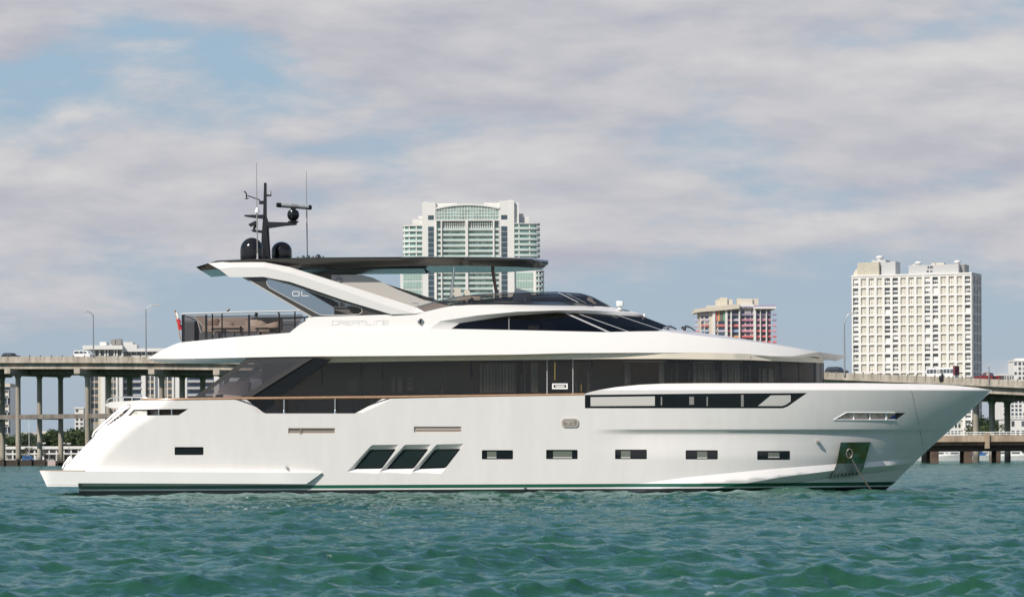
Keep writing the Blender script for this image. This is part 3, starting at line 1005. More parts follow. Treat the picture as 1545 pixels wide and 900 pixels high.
for r in range(NR):
    zt = HT - r * ROW - 1.1; zb = HT - (r + 1) * ROW
    h = zt - zb
    for i, t in enumerate(types):
        xa, xb = i * CWD + .75, (i + 1) * CWD - .75
        if t == 'd':
            for q2 in (0, 1):
                za = zb + h * (.5 * q2) + .45; zc2 = za + h * .30
                if random.random() < .16: continue
                n = 3 if random.random() < .4 else 1
                for j in range(n):
                    dk.append((xa + (xb - xa) * j / n + .08, za, xa + (xb - xa) * (j + 1) / n - .08, zc2, .9))
        elif t == 'b':
            bg_.append((xa, zb + .05, xb, zb + h * .47, .9)); bg_.append((xa, zb + h * .53, xb, zt - .05, .9))
        else:
            for q2 in (0, 1):
                za, zc2 = zb + h * (.53 * q2) + .05, zb + h * (.53 * q2 + .45)
                for f0, f1 in ((0, .22), (.74, 1)):
                    bg_.append((xa + (xb - xa) * f0, za, xa + (xb - xa) * f1, zc2, .9))
                st.append((xa + (xb - xa) * .38, za + .2, xa + (xb - xa) * .60, zc2 - .2, .9))
windows(G, dk, M['win'])
windows(G, bg_, M['beige'], 'beige_panel')
windows(G, st, M['tanp'], 'service_window')
# narrow side face
b = MB()
for j in range(4):
    y = 1.5 + (DPT - 2.6) * j / 3
    b.bb(W - .1, W + .35, y - .8, y + .8, 0, HT)
for r in range(NR + 1): b.bb(W - .1, W + .3, .8, DPT - .1, HT - r * ROW - 1.3, HT - r * ROW - .02)
b.build('side_grid', [M['stucco']], G, local=True)
b = MB()
for r in range(NR):
    for q2 in (0, 1):
        for j in range(3):
            y0 = 1.5 + (DPT - 2.6) * j / 3 + 1.0; y1 = y0 + (DPT - 2.6) / 3 - 2.0
            za = HT - (r + 1) * ROW + (ROW - 1.3) * .5 * q2 + .3
            b.bb(W - .05, W + .06, y0, y1, za, za + 1.9)
o2 = b.build('side_window', [M['win']], G, local=True); o2['kind'] = 'stuff'
# roof structures
gx = lambda px: (px - 1285.7) / (1466.6 - 1285.7) * W
gz = lambda py: P(1375, py, 1915).z
HR = HT + .9
b = MB(); b.bb(gx(1293.6), gx(1326), 1.5, 12, HR, gz(394)); b.build('penthouse', [M['beige']], G, local=True)
b = MB()
for k in range(16): b.bb(gx(1293.6) + k * .8, gx(1293.6) + k * .8 + .12, 1.38, 1.5, HR, gz(394))
for k in range(6):
    z = HR + (gz(394) - HR) * k / 5.5
    b.bb(gx(1293.6), gx(1326), 1.4, 1.5, z, z + .15)
b.build('lattice', [M['stucco_c']], G, local=True)
b = MB()
pl = [(gx(1286.5), HR), (gx(1293.6), HR), (gx(1293.6), gz(402)), (gx(1290.5), gz(404)), (gx(1287.5), gz(409))]
b.prism(pl, 2, 10); b.build('curved_wing', [M['stucco_c']], G, local=True)
b = MB(); b.bb(gx(1312), gx(1333), 6, 16, HR, gz(390)); b.bb(gx(1327), gx(1341), 4, 14, HR, gz(394)); b.bb(gx(1341), gx(1349.5), 4, 14, HR, gz(393)); b.build('lift_tower', [M['ltgrey']], G, local=True)
b = MB(); b.lathe((gx(1322), 9, gz(390)), [(1.6, 0), (1.5, 1.0), (2.2, 1.2), (2.2, 2.0), (1.0, 2.6)], 0, 14); b.build('vent_dome', [M['stucco']], G, local=True)
b = MB(); b.bb(gx(1371), gx(1446), 2, 14, HR, gz(400)); b.build('plant_room', [M['ltgrey']], G, local=True)
b = MB()
for px, h in ((1374, 398), (1403, 397), (1410, 396.8), (1416, 397)): b.bb(gx(px), gx(px + 6), 5, 8, gz(400), gz(h))
b.build('roof_vents', [M['stucco_c']], G, local=True)
for px in (1382, 1441):
    b = MB(); b.lathe((gx(px), 7, gz(400)), [(1.3, 0), (1.2, .9), (2.0, 1.1), (2.0, 1.8), (.9, 2.4)], 0, 14); b.build('vent_dome', [M['stucco']], G, local=True)
windows(G, [(gx(1399.5), gz(405.5), gx(1402), gz(402), 2), (gx(1403), gz(405.5), gx(1407.5), gz(402), 2), (gx(1398), gz(411), gx(1401.5), gz(408.5), 2), (gx(1403.5), gz(411), gx(1407), gz(408.5), 2)], M['win'], 'roof_window')
b = MB(); b.bb(gx(1446), gx(1452), 6, 16, HR, gz(400)); b.build('stair_head', [M['grey']], G, local=True)

# ---------------------------------------------------------------- block with bright balconies
Y = 1750.0
o, fx, fz = frame_at(1096, Y)
B = empty('colourful_block', o, 'beige apartment block with purple, pink and red balconies', 'apartment block')
zf_ = lambda py: fz(1096, py)
b = MB(); b.bb(fx(1056), fx(1097), 0, 22, 0, zf_(468)); b.bb(fx(1097), fx(1164), 1.2, 22, 0, zf_(464)); b.build('core_wall', [M['stucco_c']], B, local=True)
b = MB(); pl = [(fx(1048), zf_(472)), (fx(1048), zf_(466)), (fx(1097), zf_(459.8)), (fx(1116), zf_(459)), (fx(1116), zf_(465.5)), (fx(1097), zf_(467.5)), (fx(1056), zf_(470.5))]
b.prism(pl, -2.2, 22); b.build('roof_slab', [M['stucco_c']], B, local=True)
b = MB(); b.bb(fx(1116), fx(1138), -.5, 22, zf_(462.5), zf_(459)); b.bb(fx(1138), fx(1171), -2.4, 22, zf_(466), zf_(463)); b.build('roof_slab', [M['stucco']], B, local=True)
b = MB(); b.bb(fx(1116), fx(1138), -.3, 20, zf_(464.5), zf_(462.5)); b.bb(fx(1140), fx(1171), -2.0, 20, zf_(463), zf_(460.6)); b.build('purple_band', [M['pur']], B, local=True)
b = MB()
for p0, p1, t, yb in ((1082, 1098, 451, 461), (1088, 1099, 448, 456), (1098, 1107, 450.5, 459), (1114, 1120, 449.5, 460), (1120, 1137, 450, 459), (1137, 1146, 449.8, 460), (1068, 1082, 460, 464)):
    b.bb(fx(p0), fx(p1), 4 + (p0 % 7) * .31, 13 + (p0 % 5) * .21, zf_(yb + 4), zf_(t))
b.build('roof_plant', [M['stucco_c']], B, local=True)
for p0, p1 in ((1075.5, 1079.5), (1094.5, 1098), (1102.5, 1104.5), (1115, 1117), (1137.5, 1141), (1147, 1148.3), (1156, 1157.5)):
    b = MB(); b.bb(fx(p0), fx(p1), -1.0, 1.4, 0, zf_(463)); b.build('pier', [M['stucco']], B, local=True)
FB = 8.3 * Y / F
colr = ['lil', 'lil', 'pnk', 'pnk', 'rd', 'rd', 'rd', 'orr', 'orr', 'blu', 'grn']
wr = []
def bal(p0, p1, z, key, y=-.6):
    b = MB(); b.bb(fx(p0), fx(p1), y - .15, y + .1, z - .1, z + .75); b.bb(fx(p0), fx(p1), y, 1.1, z - .35, z - .1); b.build('balcony', [M[key]], B, local=True)
for k in range(14):
    z = zf_(475) - FB * k
    if z < 4: break
    key = colr[min(k, 10)]
    for p0, p1 in ((1058.5, 1062), (1064, 1069.5)):
        wr.append((fx(p0), z + 1.1, fx(p1), z + FB - .3, 0)); bal(p0, p1, z, 'lil' if k < 2 else ('blu' if k % 2 else 'rd'), -.3)
    for p0, p1 in ((1098, 1102.5), (1105, 1115)):
        wr.append((fx(p0), z + .9, fx(p1), z + FB - .3, 1.2)); bal(p0, p1, z, ['lil', 'pnk', 'pnk', 'rd', 'rd', 'blu'][min(k, 5)] if p0 < 1104 else ['lil', 'lil', 'rd', 'blu', 'orr', 'rd'][k % 6], .5)
    for p0, p1 in ((1119, 1124), (1126.5, 1132), (1133.5, 1136.5)):
        wr.append((fx(p0), z + .9, fx(p1), z + FB - .3, 1.2))
    bal(1117, 1137.3, z, ['pur', 'mag', 'pnk', 'pnk', 'rd', 'rd'][min(k, 5)], .3)
    for p0, p1 in ((1141.3, 1146.7), (1148.6, 1155.6), (1157.8, 1162)):
        wr.append((fx(p0), z + .9, fx(p1), z + FB - .3, 1.2))
    bal(1141.2, 1163.5, z, ['pur', 'mag', 'pnk', 'rd', 'rd', 'rd'][min(k, 5)], .1)
    bal(1166, 1172, z, ['pur', 'pur', 'pnk', 'pnk', 'rd', 'rd'][min(k, 5)], -.4)
    if k >= 1: bal(1048.5, 1055, z, 'pnk' if k > 2 else 'lil', -.2)
    if k > 1:
        for p0, p1 in ((1079.8, 1082.2), (1084, 1094)):
            wr.append((fx(p0), z + .9, fx(p1), z + FB - .3, 0)); bal(p0, p1, z, ['blu', 'pnk', 'rd', 'lil'][k % 4], -.35)
b = MB()
for p0, p1, kk in ((1079.5, 1082, 0), (1084, 1086.3, 1), (1092, 1093.8, 2)):
    b.bb(fx(p0), fx(p1), -.5, .02, zf_(484), zf_(468), kk)
for px in (1087.7, 1089, 1090.4): b.bb(fx(px), fx(px + .6), -.4, .02, zf_(484), zf_(468), 3)
b.build('striped_mural', [M['rd'], M['orr'], M['grn'], M['grey']], B, local=True)
windows(B, wr, M['win_b'])

# ---------------------------------------------------------------- white condo behind the bridge on the left
Y = 1500.0
o, fx, fz = frame_at(185, Y)
Cn = empty('white_condo', o, 'long white condo with tan window strips behind the bridge columns', 'apartment block')
zf_ = lambda py: fz(190, py)
b = MB(); b.bb(fx(130), fx(185.5), 0, 20, 0, zf_(536)); b.bb(fx(185.5), fx(330), 4, 24, 0, zf_(541)); b.build('core_wall', [M['stucco']], Cn, local=True)
b = MB(); b.bb(fx(126), fx(186), -2.5, 22, zf_(527), zf_(520.7)); b.bb(fx(186), fx(335), 2, 26, zf_(530), zf_(525)); b.build('roof_slab', [M['stucco']], Cn, local=True)
b = MB(); b.bb(fx(134), fx(184), 1.5, 18, zf_(536), zf_(527)); b.bb(fx(186), fx(328), 5.5, 22, zf_(541), zf_(530)); b.build('top_storey', [M['win']], Cn, local=True)
b = MB()
for p in (134, 142, 150, 158, 162, 172, 176, 184): b.bb(fx(p), fx(p + 2.2), -1, 2, zf_(537), zf_(527))
for k in range(18): b.bb(fx(188 + 8 * k), fx(189.6 + 8 * k), 3.6, 6, zf_(541), zf_(530))
b.bb(fx(186), fx(330), 3.4, 4.4, zf_(538), zf_(535.5))
b.build('top_pillars', [M['stucco']], Cn, local=True)
b = MB(); b.bb(fx(150), fx(160), 2, 12, zf_(521), zf_(515)); b.bb(fx(166), fx(184), 2, 12, zf_(521), zf_(518.5)); b.bb(fx(186), fx(200), 2, 12, zf_(525), zf_(515.5)); b.bb(fx(200), fx(206), 2, 12, zf_(525), zf_(519)); b.build('penthouse', [M['stucco']], Cn, local=True)
b = MB(); b.bb(fx(167), fx(174), 1, 6, zf_(518.7), zf_(511.5)); b.bb(fx(175), fx(183), 1, 6, zf_(518.7), zf_(510.5)); b.build('cooling_units', [M['grey']], Cn, local=True)
wr, tn = [], []
FC = 3.05
for p0, p1, y in ((137.5, 142.3, 0), (143, 148, 0), (166.7, 170.5, 0), (171.3, 175, 0), (219, 224.5, 4), (226, 231, 4), (244.5, 250.5, 4), (252, 258, 4)):
    k = 0
    while zf_(546) - FC * k > 3:
        z = zf_(546) - FC * k
        wr.append((fx(p0), z - 2.1, fx(p1), z, y)); tn.append((fx(p0), z - FC, fx(p1), z - 2.15, y)); k += 1
windows(Cn, wr, M['win'])
windows(Cn, tn, M['tanp'], 'spandrel')
b = MB(); b.bb(fx(148.6), fx(153), -1.0, .2, 0, zf_(536)); b.build('tan_pier', [M['stucco_c']], Cn, local=True)
for p0, p1, y in ((130, 136.5, 0), (153, 159, 0), (175.5, 178, 0), (180.3, 185.5, 0), (212, 218.6, 4), (231.3, 233, 4), (258.6, 261.5, 4), (263.5, 269.5, 4), (322, 330, 4)):
    b = MB(); b.bb(fx(p0), fx(p1), y - 1.3, y + .1, 0, zf_(537 if y == 0 else 541)); b.build('pier', [M['stucco']], Cn, local=True)
b = MB(); b.bb(fx(185.6), fx(212), 3.6, 4.2, 0, zf_(545)); b.bb(fx(281), fx(322), 3.6, 4.2, 0, zf_(545)); b.build('balcony_glazing', [M['win_b']], Cn, local=True)
k = 0
while zf_(546) - FC * k > 3:
    z = zf_(546) - FC * k
    for p0, p1 in ((186, 198), (199.5, 211.8), (282, 301), (303, 321)):
        b = MB(); b.bb(fx(p0), fx(p1), 2.4, 3.7, z - FC, z - FC + .25); b.bb(fx(p0), fx(p1), 2.3, 2.42, z - FC + .25, z - FC + 1.05); b.build('balcony', [M['ltgrey']], Cn, local=True)
    k += 1

# ---------------------------------------------------------------- smaller buildings
Y = 1400.0
o, fx, fz = frame_at(0, Y)
D = empty('dark_block', o, 'dark glass apartment block at the far left edge behind the first pier', 'apartment block')
b = MB(); b.bb(fx(-120), fx(15.3), 0, 25, 0, fz(8, 579)); b.build('core_wall', [M['win_b']], D, local=True)
b = MB(); b.bb(fx(-121), fx(15.6), -.5, 25.5, fz(8, 583.5), fz(8, 578)); b.build('roof_slab', [M['stucco_c']], D, local=True)
k = 0
while fz(8, 588) - 3 * k > 3:
    z = fz(8, 588) - 3 * k
    b = MB(); b.bb(fx(-120), fx(15.3), -1.0, .1, z - .22, z, 0)
    for j in range(16):
        x = fx(14.5 - 8.5 * j - (2 if k % 2 else 0))
        b.bb(x - .5, x - .1, -.8, .1, z - 3, z - .2, 0)
        if random.random() < .5: b.bb(x - 2.2, x - .5, -.12, .05, z - 2.4, z - .3, 1)
    b.build('balcony', [M['ltgrey'], M['curtain']], D, local=True); k += 1

def small_block(name, label, px0, px1, pytop, Y, m, rows, cols, depth=18, pybot=None, group=None, wm='win', setback=None):
    o, fx, fz = frame_at(px0, Y)
    e = empty(name, o, label, 'building', group)
    zt = fz(px0, pytop)
    b = MB(); b.bb(0, fx(px1), 0, depth, -.5, zt); b.bb(-.3, fx(px1) + .3, -.3, depth + .3, zt, zt + .6); b.build('wall', [m], e, local=True)
    rr = []
    h = (zt - 1.0) / rows
    w = fx(px1) / cols
    for r in range(rows):
        for c in range(cols):
            if random.random() < .06: continue
            rr.append((w * (c + .22), 1.0 + h * r + .6 * h * .4, w * (c + .80), 1.0 + h * r + h * .8, 0))
    windows(e, rr, M[wm], d=.12)
    if setback:
        a, c, t = setback
        b = MB(); b.bb(fx(a), fx(c), 3, depth - 3, zt, fz(px0, t)); b.build('penthouse', [m], e, local=True)
    return e
small_block('white_apartment', 'narrow white apartment block left of the condo, seen between bridge columns', 113, 126, 616, 1550, M['stucco'], 12, 2)
small_block('striped_apartment', 'white and navy striped apartment block under the bridge at the right edge', 1513, 1560, 603, 1600, M['stucco'], 14, 8, wm='win_b')
small_block('low_white_house', 'low white building in front of the striped block at the right edge', 1517, 1562, 632, 1350, M['stucco'], 4, 6)
small_block('white_office', 'pale white building showing above the bridge at the right edge', 1529.5, 1580, 545, 1800, M['stucco'], 20, 8, setback=(1536, 1570, 540))
small_block('terrace_block', 'pale terrace block low above the bridge parapet by the red pickup', 1508, 1530, 566, 1750, M['stucco'], 16, 6)
small_block('tan_house', 'tan low building above the trees at the far left', 26, 40, 654, 1700, M['beige'], 4, 4)
small_block('cream_house', 'cream building with stepped roof above the trees between two columns', 48, 77, 654, 1750, M['stucco_c'], 5, 7, setback=(60, 77, 650))
small_block('white_villa', 'white flat building above the trees near the third column', 84, 106, 651, 1720, M['stucco'], 5, 6)
small_block('podium_block', 'white podium with dark openings below the grid tower', 1418, 1450, 637, 1700, M['stucco'], 5, 6)
small_block('shore_house', 'long low house behind the trees beyond the bow', 1480, 1502, 641, 1450, M['stucco'], 2, 6)
# marina clubhouse: white roof slabs over dark openings
Y = 1150.0
o, fx, fz = frame_at(5, Y)
e = empty('marina_clubhouse', o, 'long low white two storey marina building behind the trees', 'building')
b = MB(); b.bb(fx(6), fx(150), 1.2, 14, -.5, fz(60, 674)); b.build('wall', [M['grey']], e, local=True)
b = MB(); b.bb(fx(5), fx(152), -1, 15, fz(60, 677), fz(60, 672.8)); b.bb(fx(8), fx(150), -.6, 1.4, fz(60, 685.5), fz(60, 683)); b.build('roof_slab', [M['stucco']], e, local=True)
for k in range(13):
    x = fx(7 + 11 * k); b = MB(); b.bb(x, x + .5, -.5, .2, -.5, fz(60, 677)); b.build('post', [M['stucco']], e, local=True)
rr = [(fx(9 + 11 * k), fz(60, 683), fx(16 + 11 * k), fz(60, 678.5), 1.2) for k in range(13)] + [(fx(9 + 11 * k), fz(60, 695), fx(16 + 11 * k), fz(60, 687), 1.2) for k in range(13)]
windows(e, rr, M['win'])
p0, p1 = P(-60, 694.2, 1118), P(70, 701, 1118)
mb = MB(); mb.bb(p0.x, p1.x, 1117, 1120, -1, p0.z); mb.bb(p0.x, p1.x, 1116.6, 1120, p0.z, p0.z + .35)
tag(mb.build('sea_wall', [M['stucco']], origin=(p0.x, 1118, 0)), 'white concrete sea wall along the left shore', 'wall')
p0, p1 = P(1300, 689.0, 1238), P(1800, 696, 1238)
mb = MB(); mb.bb(p0.x, p1.x, 1237, 1240, -1, p0.z)
tag(mb.build('sea_wall', [M['concrete_d']], origin=(p0.x, 1238, 0)), 'grey sea wall under the low fishing bridge', 'wall')
for px, py in ((29, 669), (58.5, 668), (66, 668), (95, 668), (104, 668.5), (8, 671)):
    p = P(px, py, 1130)
    e = empty('car_park_lamp', (p.x, 1130, .9), {29: 'car park lamp behind the first pair of columns', 58: 'left one of a close pair of shore lamps after the second column', 66: 'right one of a close pair of shore lamps after the second column', 95: 'left one of the two shore lamps before the fourth column', 104: 'right one of the two shore lamps before the fourth column', 8: 'shore lamp at the far left edge'}[int(px)], 'lamp', 'lamps on the left shore')
    b = MB(); b.tube([(p.x, 1130, .9), (p.x, 1130, p.z)], .09, 0, 6); b.build('pole', [M['galv']], e)
    b = MB(); b.box((p.x, 1130, p.z), (1.3, .4, .3)); b.build('lamp_head', [M['white']], e)

# ---------------------------------------------------------------- trees
def leaf_mat(name, col):
    m, nt, b = new_mat(name)
    b.inputs['Roughness'].default_value = .6
    g = nt.nodes.new('ShaderNodeNewGeometry')
    mx = nt.nodes.new('ShaderNodeMix'); mx.data_type = 'RGBA'
    mx.inputs[6].default_value = (col[0] * .6, col[1] * .6, col[2] * .6, 1)
    mx.inputs[7].default_value = (col[0] * 1.5, col[1] * 1.4, col[2] * 1.2, 1)
    nt.links.new(g.outputs['Random Per Island'], mx.inputs[0])
    nt.links.new(mx.outputs[2], b.inputs['Base Color'])
    return m
LEAF = [leaf_mat('dark_green_leaves', (.030, .055, .026)), leaf_mat('mid_green_leaves', (.050, .085, .030)), leaf_mat('olive_leaves', (.075, .095, .035))]
M['bark'] = mat('grey_bark', (.13, .10, .08), .9)
def tree_proto(seed, wide, mi):
    r = np.random.default_rng(seed)
    e = empty('tree', (0, 0, 0), 'tree', 'tree', 'trees along the far shore')
    b = MB()
    b.tube([(0, 0, -.3), (.1, 0, .25), (0, .05, .45)], [.06, .045, .03], 0, 7)
    cl = []
    for k in range(13):
        a = r.uniform(0, 6.28); rad = wide * .5 * r.uniform(.1, .8); h = r.uniform(.38, .88)
        c = Vector((rad * math.cos(a), rad * math.sin(a), h)); cl.append((c, r.uniform(.10, .19)))
        b.tube([(0, .02, .36), c * .6 + Vector((0, 0, .14)), c], [.025, .016, .006], 0, 5)
    b.build('trunk', [M['bark']], e, local=True)
    b = MB()
    for c, rr in cl:
        for j in range(110):
            d = r.normal(size=3); d /= np.linalg.norm(d)
            p = np.array(c) + d * rr * r.uniform(.55, 1.1) * np.array([1.25, 1.25, .8])
            u = r.normal(size=3); u /= np.linalg.norm(u); v = np.cross(u, r.normal(size=3)); v /= np.linalg.norm(v)
            s = r.uniform(.018, .042)
            b.add([p - u * s, p + v * s * .6, p + u * s, p - v * s * .6], [(0, 1, 2, 3)])
    b.build('crown', [LEAF[mi]], e, local=True, fix=False)
    return e
protos = [tree_proto(3, .95, 0), tree_proto(4, 1.15, 1), tree_proto(5, .85, 0), tree_proto(6, 1.3, 2)]
spots = [(2, 651, 1300, 0), (12, 657, 1280, 1), (32, 650, 1290, 0), (41, 655, 1260, 2), (50, 652, 1310, 1), (66, 651, 1300, 0), (75, 646, 1320, 2),
         (82, 643, 1330, 0), (93, 650, 1300, 1), (102, 649, 1310, 0), (112, 644, 1310, 2), (120, 642, 1320, 0), (128, 647, 1300, 1), (140, 648, 1310, 0), (158, 651, 1320, 2),
         (37, 673, 1140, 3), (64, 676, 1145, 3), (1484, 628, 1420, 0), (1491, 626, 1430, 2), (1498, 627, 1425, 0), (1488, 640, 1330, 3), (1500, 639, 1320, 1), (-12, 655, 1290, 2)]
tl = ['dark spreading tree left of the first bridge column', 'low mid green tree just behind the first bridge column', 'dark round tree right of the first pair of columns',
      'narrow dark tree between the first columns', 'mid green tree behind the second column', 'dark tree right of the second column', 'tall dark tree in the middle of the row between columns',
      'tallest dark tree beside the third column', 'mid green tree just left of the third column foot', 'dark tree right of the third column', 'tall narrow tree in front of the narrow white block',
      'dark tree before the fourth column', 'mid green tree behind the fourth column', 'dark tree right of the fourth column', 'dark tree half hidden by the yacht stern slope',
      'olive tree in front of the marina building beside the blue mast', 'small olive tree in front of the marina building right of the second column', 'dark tree beyond the bow, left one of three crowns', 'dark tree beyond the bow, middle one of three crowns',
      'dark tree beyond the bow, next to a bridge column', 'olive bush below the trees beyond the bow', 'mid green bush by the sea wall beyond the bow', 'dark tree at the left edge by the dark block']
for i, (px, py, Y, k) in enumerate(spots):
    first = not protos[k].get('used')
    t = protos[k] if first else copy_tree(protos[k])
    t['used'] = 1
    top = P(px, py, Y)
    h = (top.z - .9) / .98
    t.location = (top.x, Y, .9); t.scale = (h, h, h); t.rotation_euler = (0, 0, i * 1.7)
    t['label'] = tl[i]
for p in protos:
    for o2 in [x for x in bpy.data.objects if x.get('used')]: del o2['used']

# ---------------------------------------------------------------- moored boats under the low bridge
M['boat'] = mat('white_boat_hull', (.72, .72, .70), .35)
M['tarp'] = mat('blue_tarp', (.03, .12, .32), .6)
def boat(px, Y, L, label, tarp=False, mast=0):
    p = P(px, 695, Y)
    e = empty('moored_boat', (p.x, Y, 0), label, 'boat', 'boats moored beyond the low bridge')
    b = MB()
    n = 12
    vs = []
    for k in range(n + 1):
        t = k / n; x = (t - .5) * L
        w = L * .15 * (1 - max(0, (t - .45) / .55) ** 2.2)
        vs += [(x, -w * .75, -.3), (x + .1 * L * max(0, t - .8), -w, 1.25 + .5 * t * t), (x + .1 * L * max(0, t - .8), w, 1.25 + .5 * t * t), (x, w * .75, -.3)]
    fs = [(0, 1, 2, 3)]
    for k in range(n):
        a = k * 4
        fs += [(a + i, a + 4 + i, a + 4 + (i + 1) % 4, a + (i + 1) % 4) for i in range(4)]
    b.add(vs, fs); b.build('hull', [M['boat']], e, local=True)
    b = MB(); b.prism([(-.28 * L, 1.2), (-.26 * L, 2.7), (.05 * L, 2.8), (.2 * L, 1.5)], -.09 * L, .09 * L); b.build('cabin', [M['tarp'] if tarp else M['boat']], e, local=True)
    b = MB(); b.bb(-.2 * L, .04 * L, -.092 * L - .01, .092 * L + .01, 1.9, 2.4); b.build('cabin_window', [M['win']], e, local=True)
    if mast:
        b = MB(); b.tube([(0, 0, 1), (0, 0, mast)], .09, 0, 6); b.tube([(-.3 * L, 0, 3.2), (0, 0, 3.0)], .08, 0, 6); b.build('mast', [M['white']], e, local=True)
for i, (px, Y, L, tp, ms) in enumerate([(1392, 1000, 9, 0, 0), (1421, 980, 10, 0, 0), (1433, 1010, 9, 0, 0), (1444, 1000, 10, 0, 0), (1477, 990, 11, 1, 0), (1488, 1020, 10, 0, 0), (1519, 1000, 11, 0, 0), (1536, 990, 10, 0, 0)]):
    boat(px, Y, L, ['small white motorboat nearest the yacht stem under the low bridge', 'white cabin boat left in the wide opening of the low bridge', 'white cabin boat in the middle of the wide bridge opening',
                    'white cabin boat against the thick pile of the low bridge', 'motorboat with a blue canvas cabin under the low bridge', 'white boat behind the blue canvas boat',
                    'white boat right of the slim pile under the low bridge', 'white boat under the low bridge at the right edge'][i], tp, ms)
boat(44, 1105, 8, 'sailboat with blue sail cover by the left shore', True, 14)
boat(62, 1108, 8, 'small white boat by the left shore near the second column', False, 0)

# ================================================================== the yacht
D0, HB = 120.0, 3.6
YC = D0 + HB                      # distance of the yacht's centreline
def mapv(px, py, b):
    """vectorised: pixel + half breadth -> world points on the near side."""
    px = np.asarray(px, float); py = np.asarray(py, float)
    Y = YC - b
    u, v = px - CX, HY - py
    return np.stack([(u * CR + v * SR) * Y / F, Y + 0 * u, EYE + (-u * SR + v * CR) * Y / F], -1)
def NP(px, py, b):
    return Vector(mapv([px], [py], np.array([float(b)]))[0])
def mirror(p):
    return Vector((p[0], 2 * YC - p[1], p[2]))
def const(b):
    return lambda x, y: np.full(np.shape(x), float(b))
def inpoly(poly, x, y):
    c = np.zeros(len(x), bool)
    n = len(poly)
    for i in range(n):
        x0, y0 = poly[i]; x1, y1 = poly[i - 1]
        if y0 == y1: continue
        k = ((y0 > y) != (y1 > y)) & (x < (x1 - x0) * (y - y0) / (y1 - y0) + x0)
        c ^= k
    return c
def dens(poly, step, closed=True):
    o = []
    n = len(poly)
    for i in range(n if closed else n - 1):
        a, c = poly[i], poly[(i + 1) % n]
        k = max(1, int(round(math.hypot(c[0] - a[0], c[1] - a[1]) / step)))
        if (a[0], a[1]) > (c[0], c[1]):
            seq = [(c[0] + (a[0] - c[0]) * (k - j) / k, c[1] + (a[1] - c[1]) * (k - j) / k) for j in range(k)]
        else:
            seq = [(a[0] + (c[0] - a[0]) * j / k, a[1] + (c[1] - a[1]) * j / k) for j in range(k)]
        o += seq
    if not closed: o.append(tuple(poly[-1]))
    return o
def rnd(poly, r=1.5, n=3):
    """round the corners of a pixel polygon."""
    o = []
    m = len(poly)
    for i in range(m):
        p, a, c = Vector(poly[i]), Vector(poly[i - 1]), Vector(poly[(i + 1) % m])
        q = min(r, (a - p).length * .45, (c - p).length * .45)
        s, e = p + (a - p).normalized() * q, p + (c - p).normalized() * q
        for k in range(n + 1):
            t = k / n
            w = s * (1 - t) ** 2 + p * 2 * t * (1 - t) + e * t * t
            o.append((w.x, w.y))
    return o
def rect(x0, y0, x1, y1):
    return [(x0, y0), (x1, y0), (x1, y1), (x0, y1)]
def patch(mb, poly, bf, mat=0, holes=(), step=8.0, sides=(1, -1), inward=False):
    outer = dens(poly, step)
    loops = [outer] + [dens(h, step * .8) for h in holes]
    pts, edges = [], []
    for lp in loops:
        o = len(pts); pts += lp
        edges += [(o + i, o + (i + 1) % len(lp)) for i in range(len(lp))]
    xs = [p[0] for p in outer]; ys = [p[1] for p in outer]
    sy = step * .6
    gx, gy = np.meshgrid(np.arange(min(xs) + step / 2, max(xs), step), np.arange(min(ys) + sy / 2, max(ys), sy))
    gx, gy = gx.ravel(), gy.ravel()
    ok = inpoly(outer, gx, gy)
    for h in loops[1:]: ok &= ~inpoly(h, gx, gy)
    bnd = np.array(pts)
    gx, gy = gx[ok], gy[ok]
    if len(gx):
        keep = np.ones(len(gx), bool)
        for i in range(0, len(gx), 2000):
            d = np.hypot((gx[i:i + 2000, None] - bnd[None, :, 0]), (gy[i:i + 2000, None] - bnd[None, :, 1]) / .6).min(1)
            keep[i:i + 2000] = d > step * .45
        pts = pts + list(zip(gx[keep], gy[keep]))
    r = delaunay_2d_cdt([Vector(p) for p in pts], edges, [], 0, 1e-4)
    V = np.array([(v.x, v.y) for v in r[0]])
    T = np.array([f for f in r[2] if len(f) == 3])
    c = V[T].mean(1)
    ok = inpoly(outer, c[:, 0], c[:, 1])
    for h in loops[1:]: ok &= ~inpoly(h, c[:, 0], c[:, 1])
    T = T[ok]
    x, y = V[:, 0], V[:, 1]
    b = np.maximum(bf(x, y), 0.0)
    p = mapv(x, y, b)
    h = .4
    dx = mapv(x + h, y, bf(x + h, y)) - mapv(x - h, y, bf(x - h, y))
    dy = mapv(x, y + h, bf(x, y + h)) - mapv(x, y - h, bf(x, y - h))
    n = np.cross(dx, -dy); n /= np.maximum(np.linalg.norm(n, axis=1), 1e-9)[:, None]
    n[n[:, 1] > 0] *= -1
    if inward: n = -n
    # orientation
    e1 = V[T[:, 1]] - V[T[:, 0]]; e2 = V[T[:, 2]] - V[T[:, 0]]
    ccw = (e1[:, 0] * e2[:, 1] - e1[:, 1] * e2[:, 0]) > 0
    T[ccw] = T[ccw][:, ::-1]
    if inward: T = T[:, ::-1]
    for s in sides:
        if s > 0:
            mb.add(p, [tuple(int(i) for i in t) for t in T], mat, True, n)
        else:
            q = p.copy(); q[:, 1] = 2 * YC - q[:, 1]
            m = n.copy(); m[:, 1] *= -1
            mb.add(q, [tuple(int(i) for i in t[::-1]) for t in T], mat, True, m)
    return mb
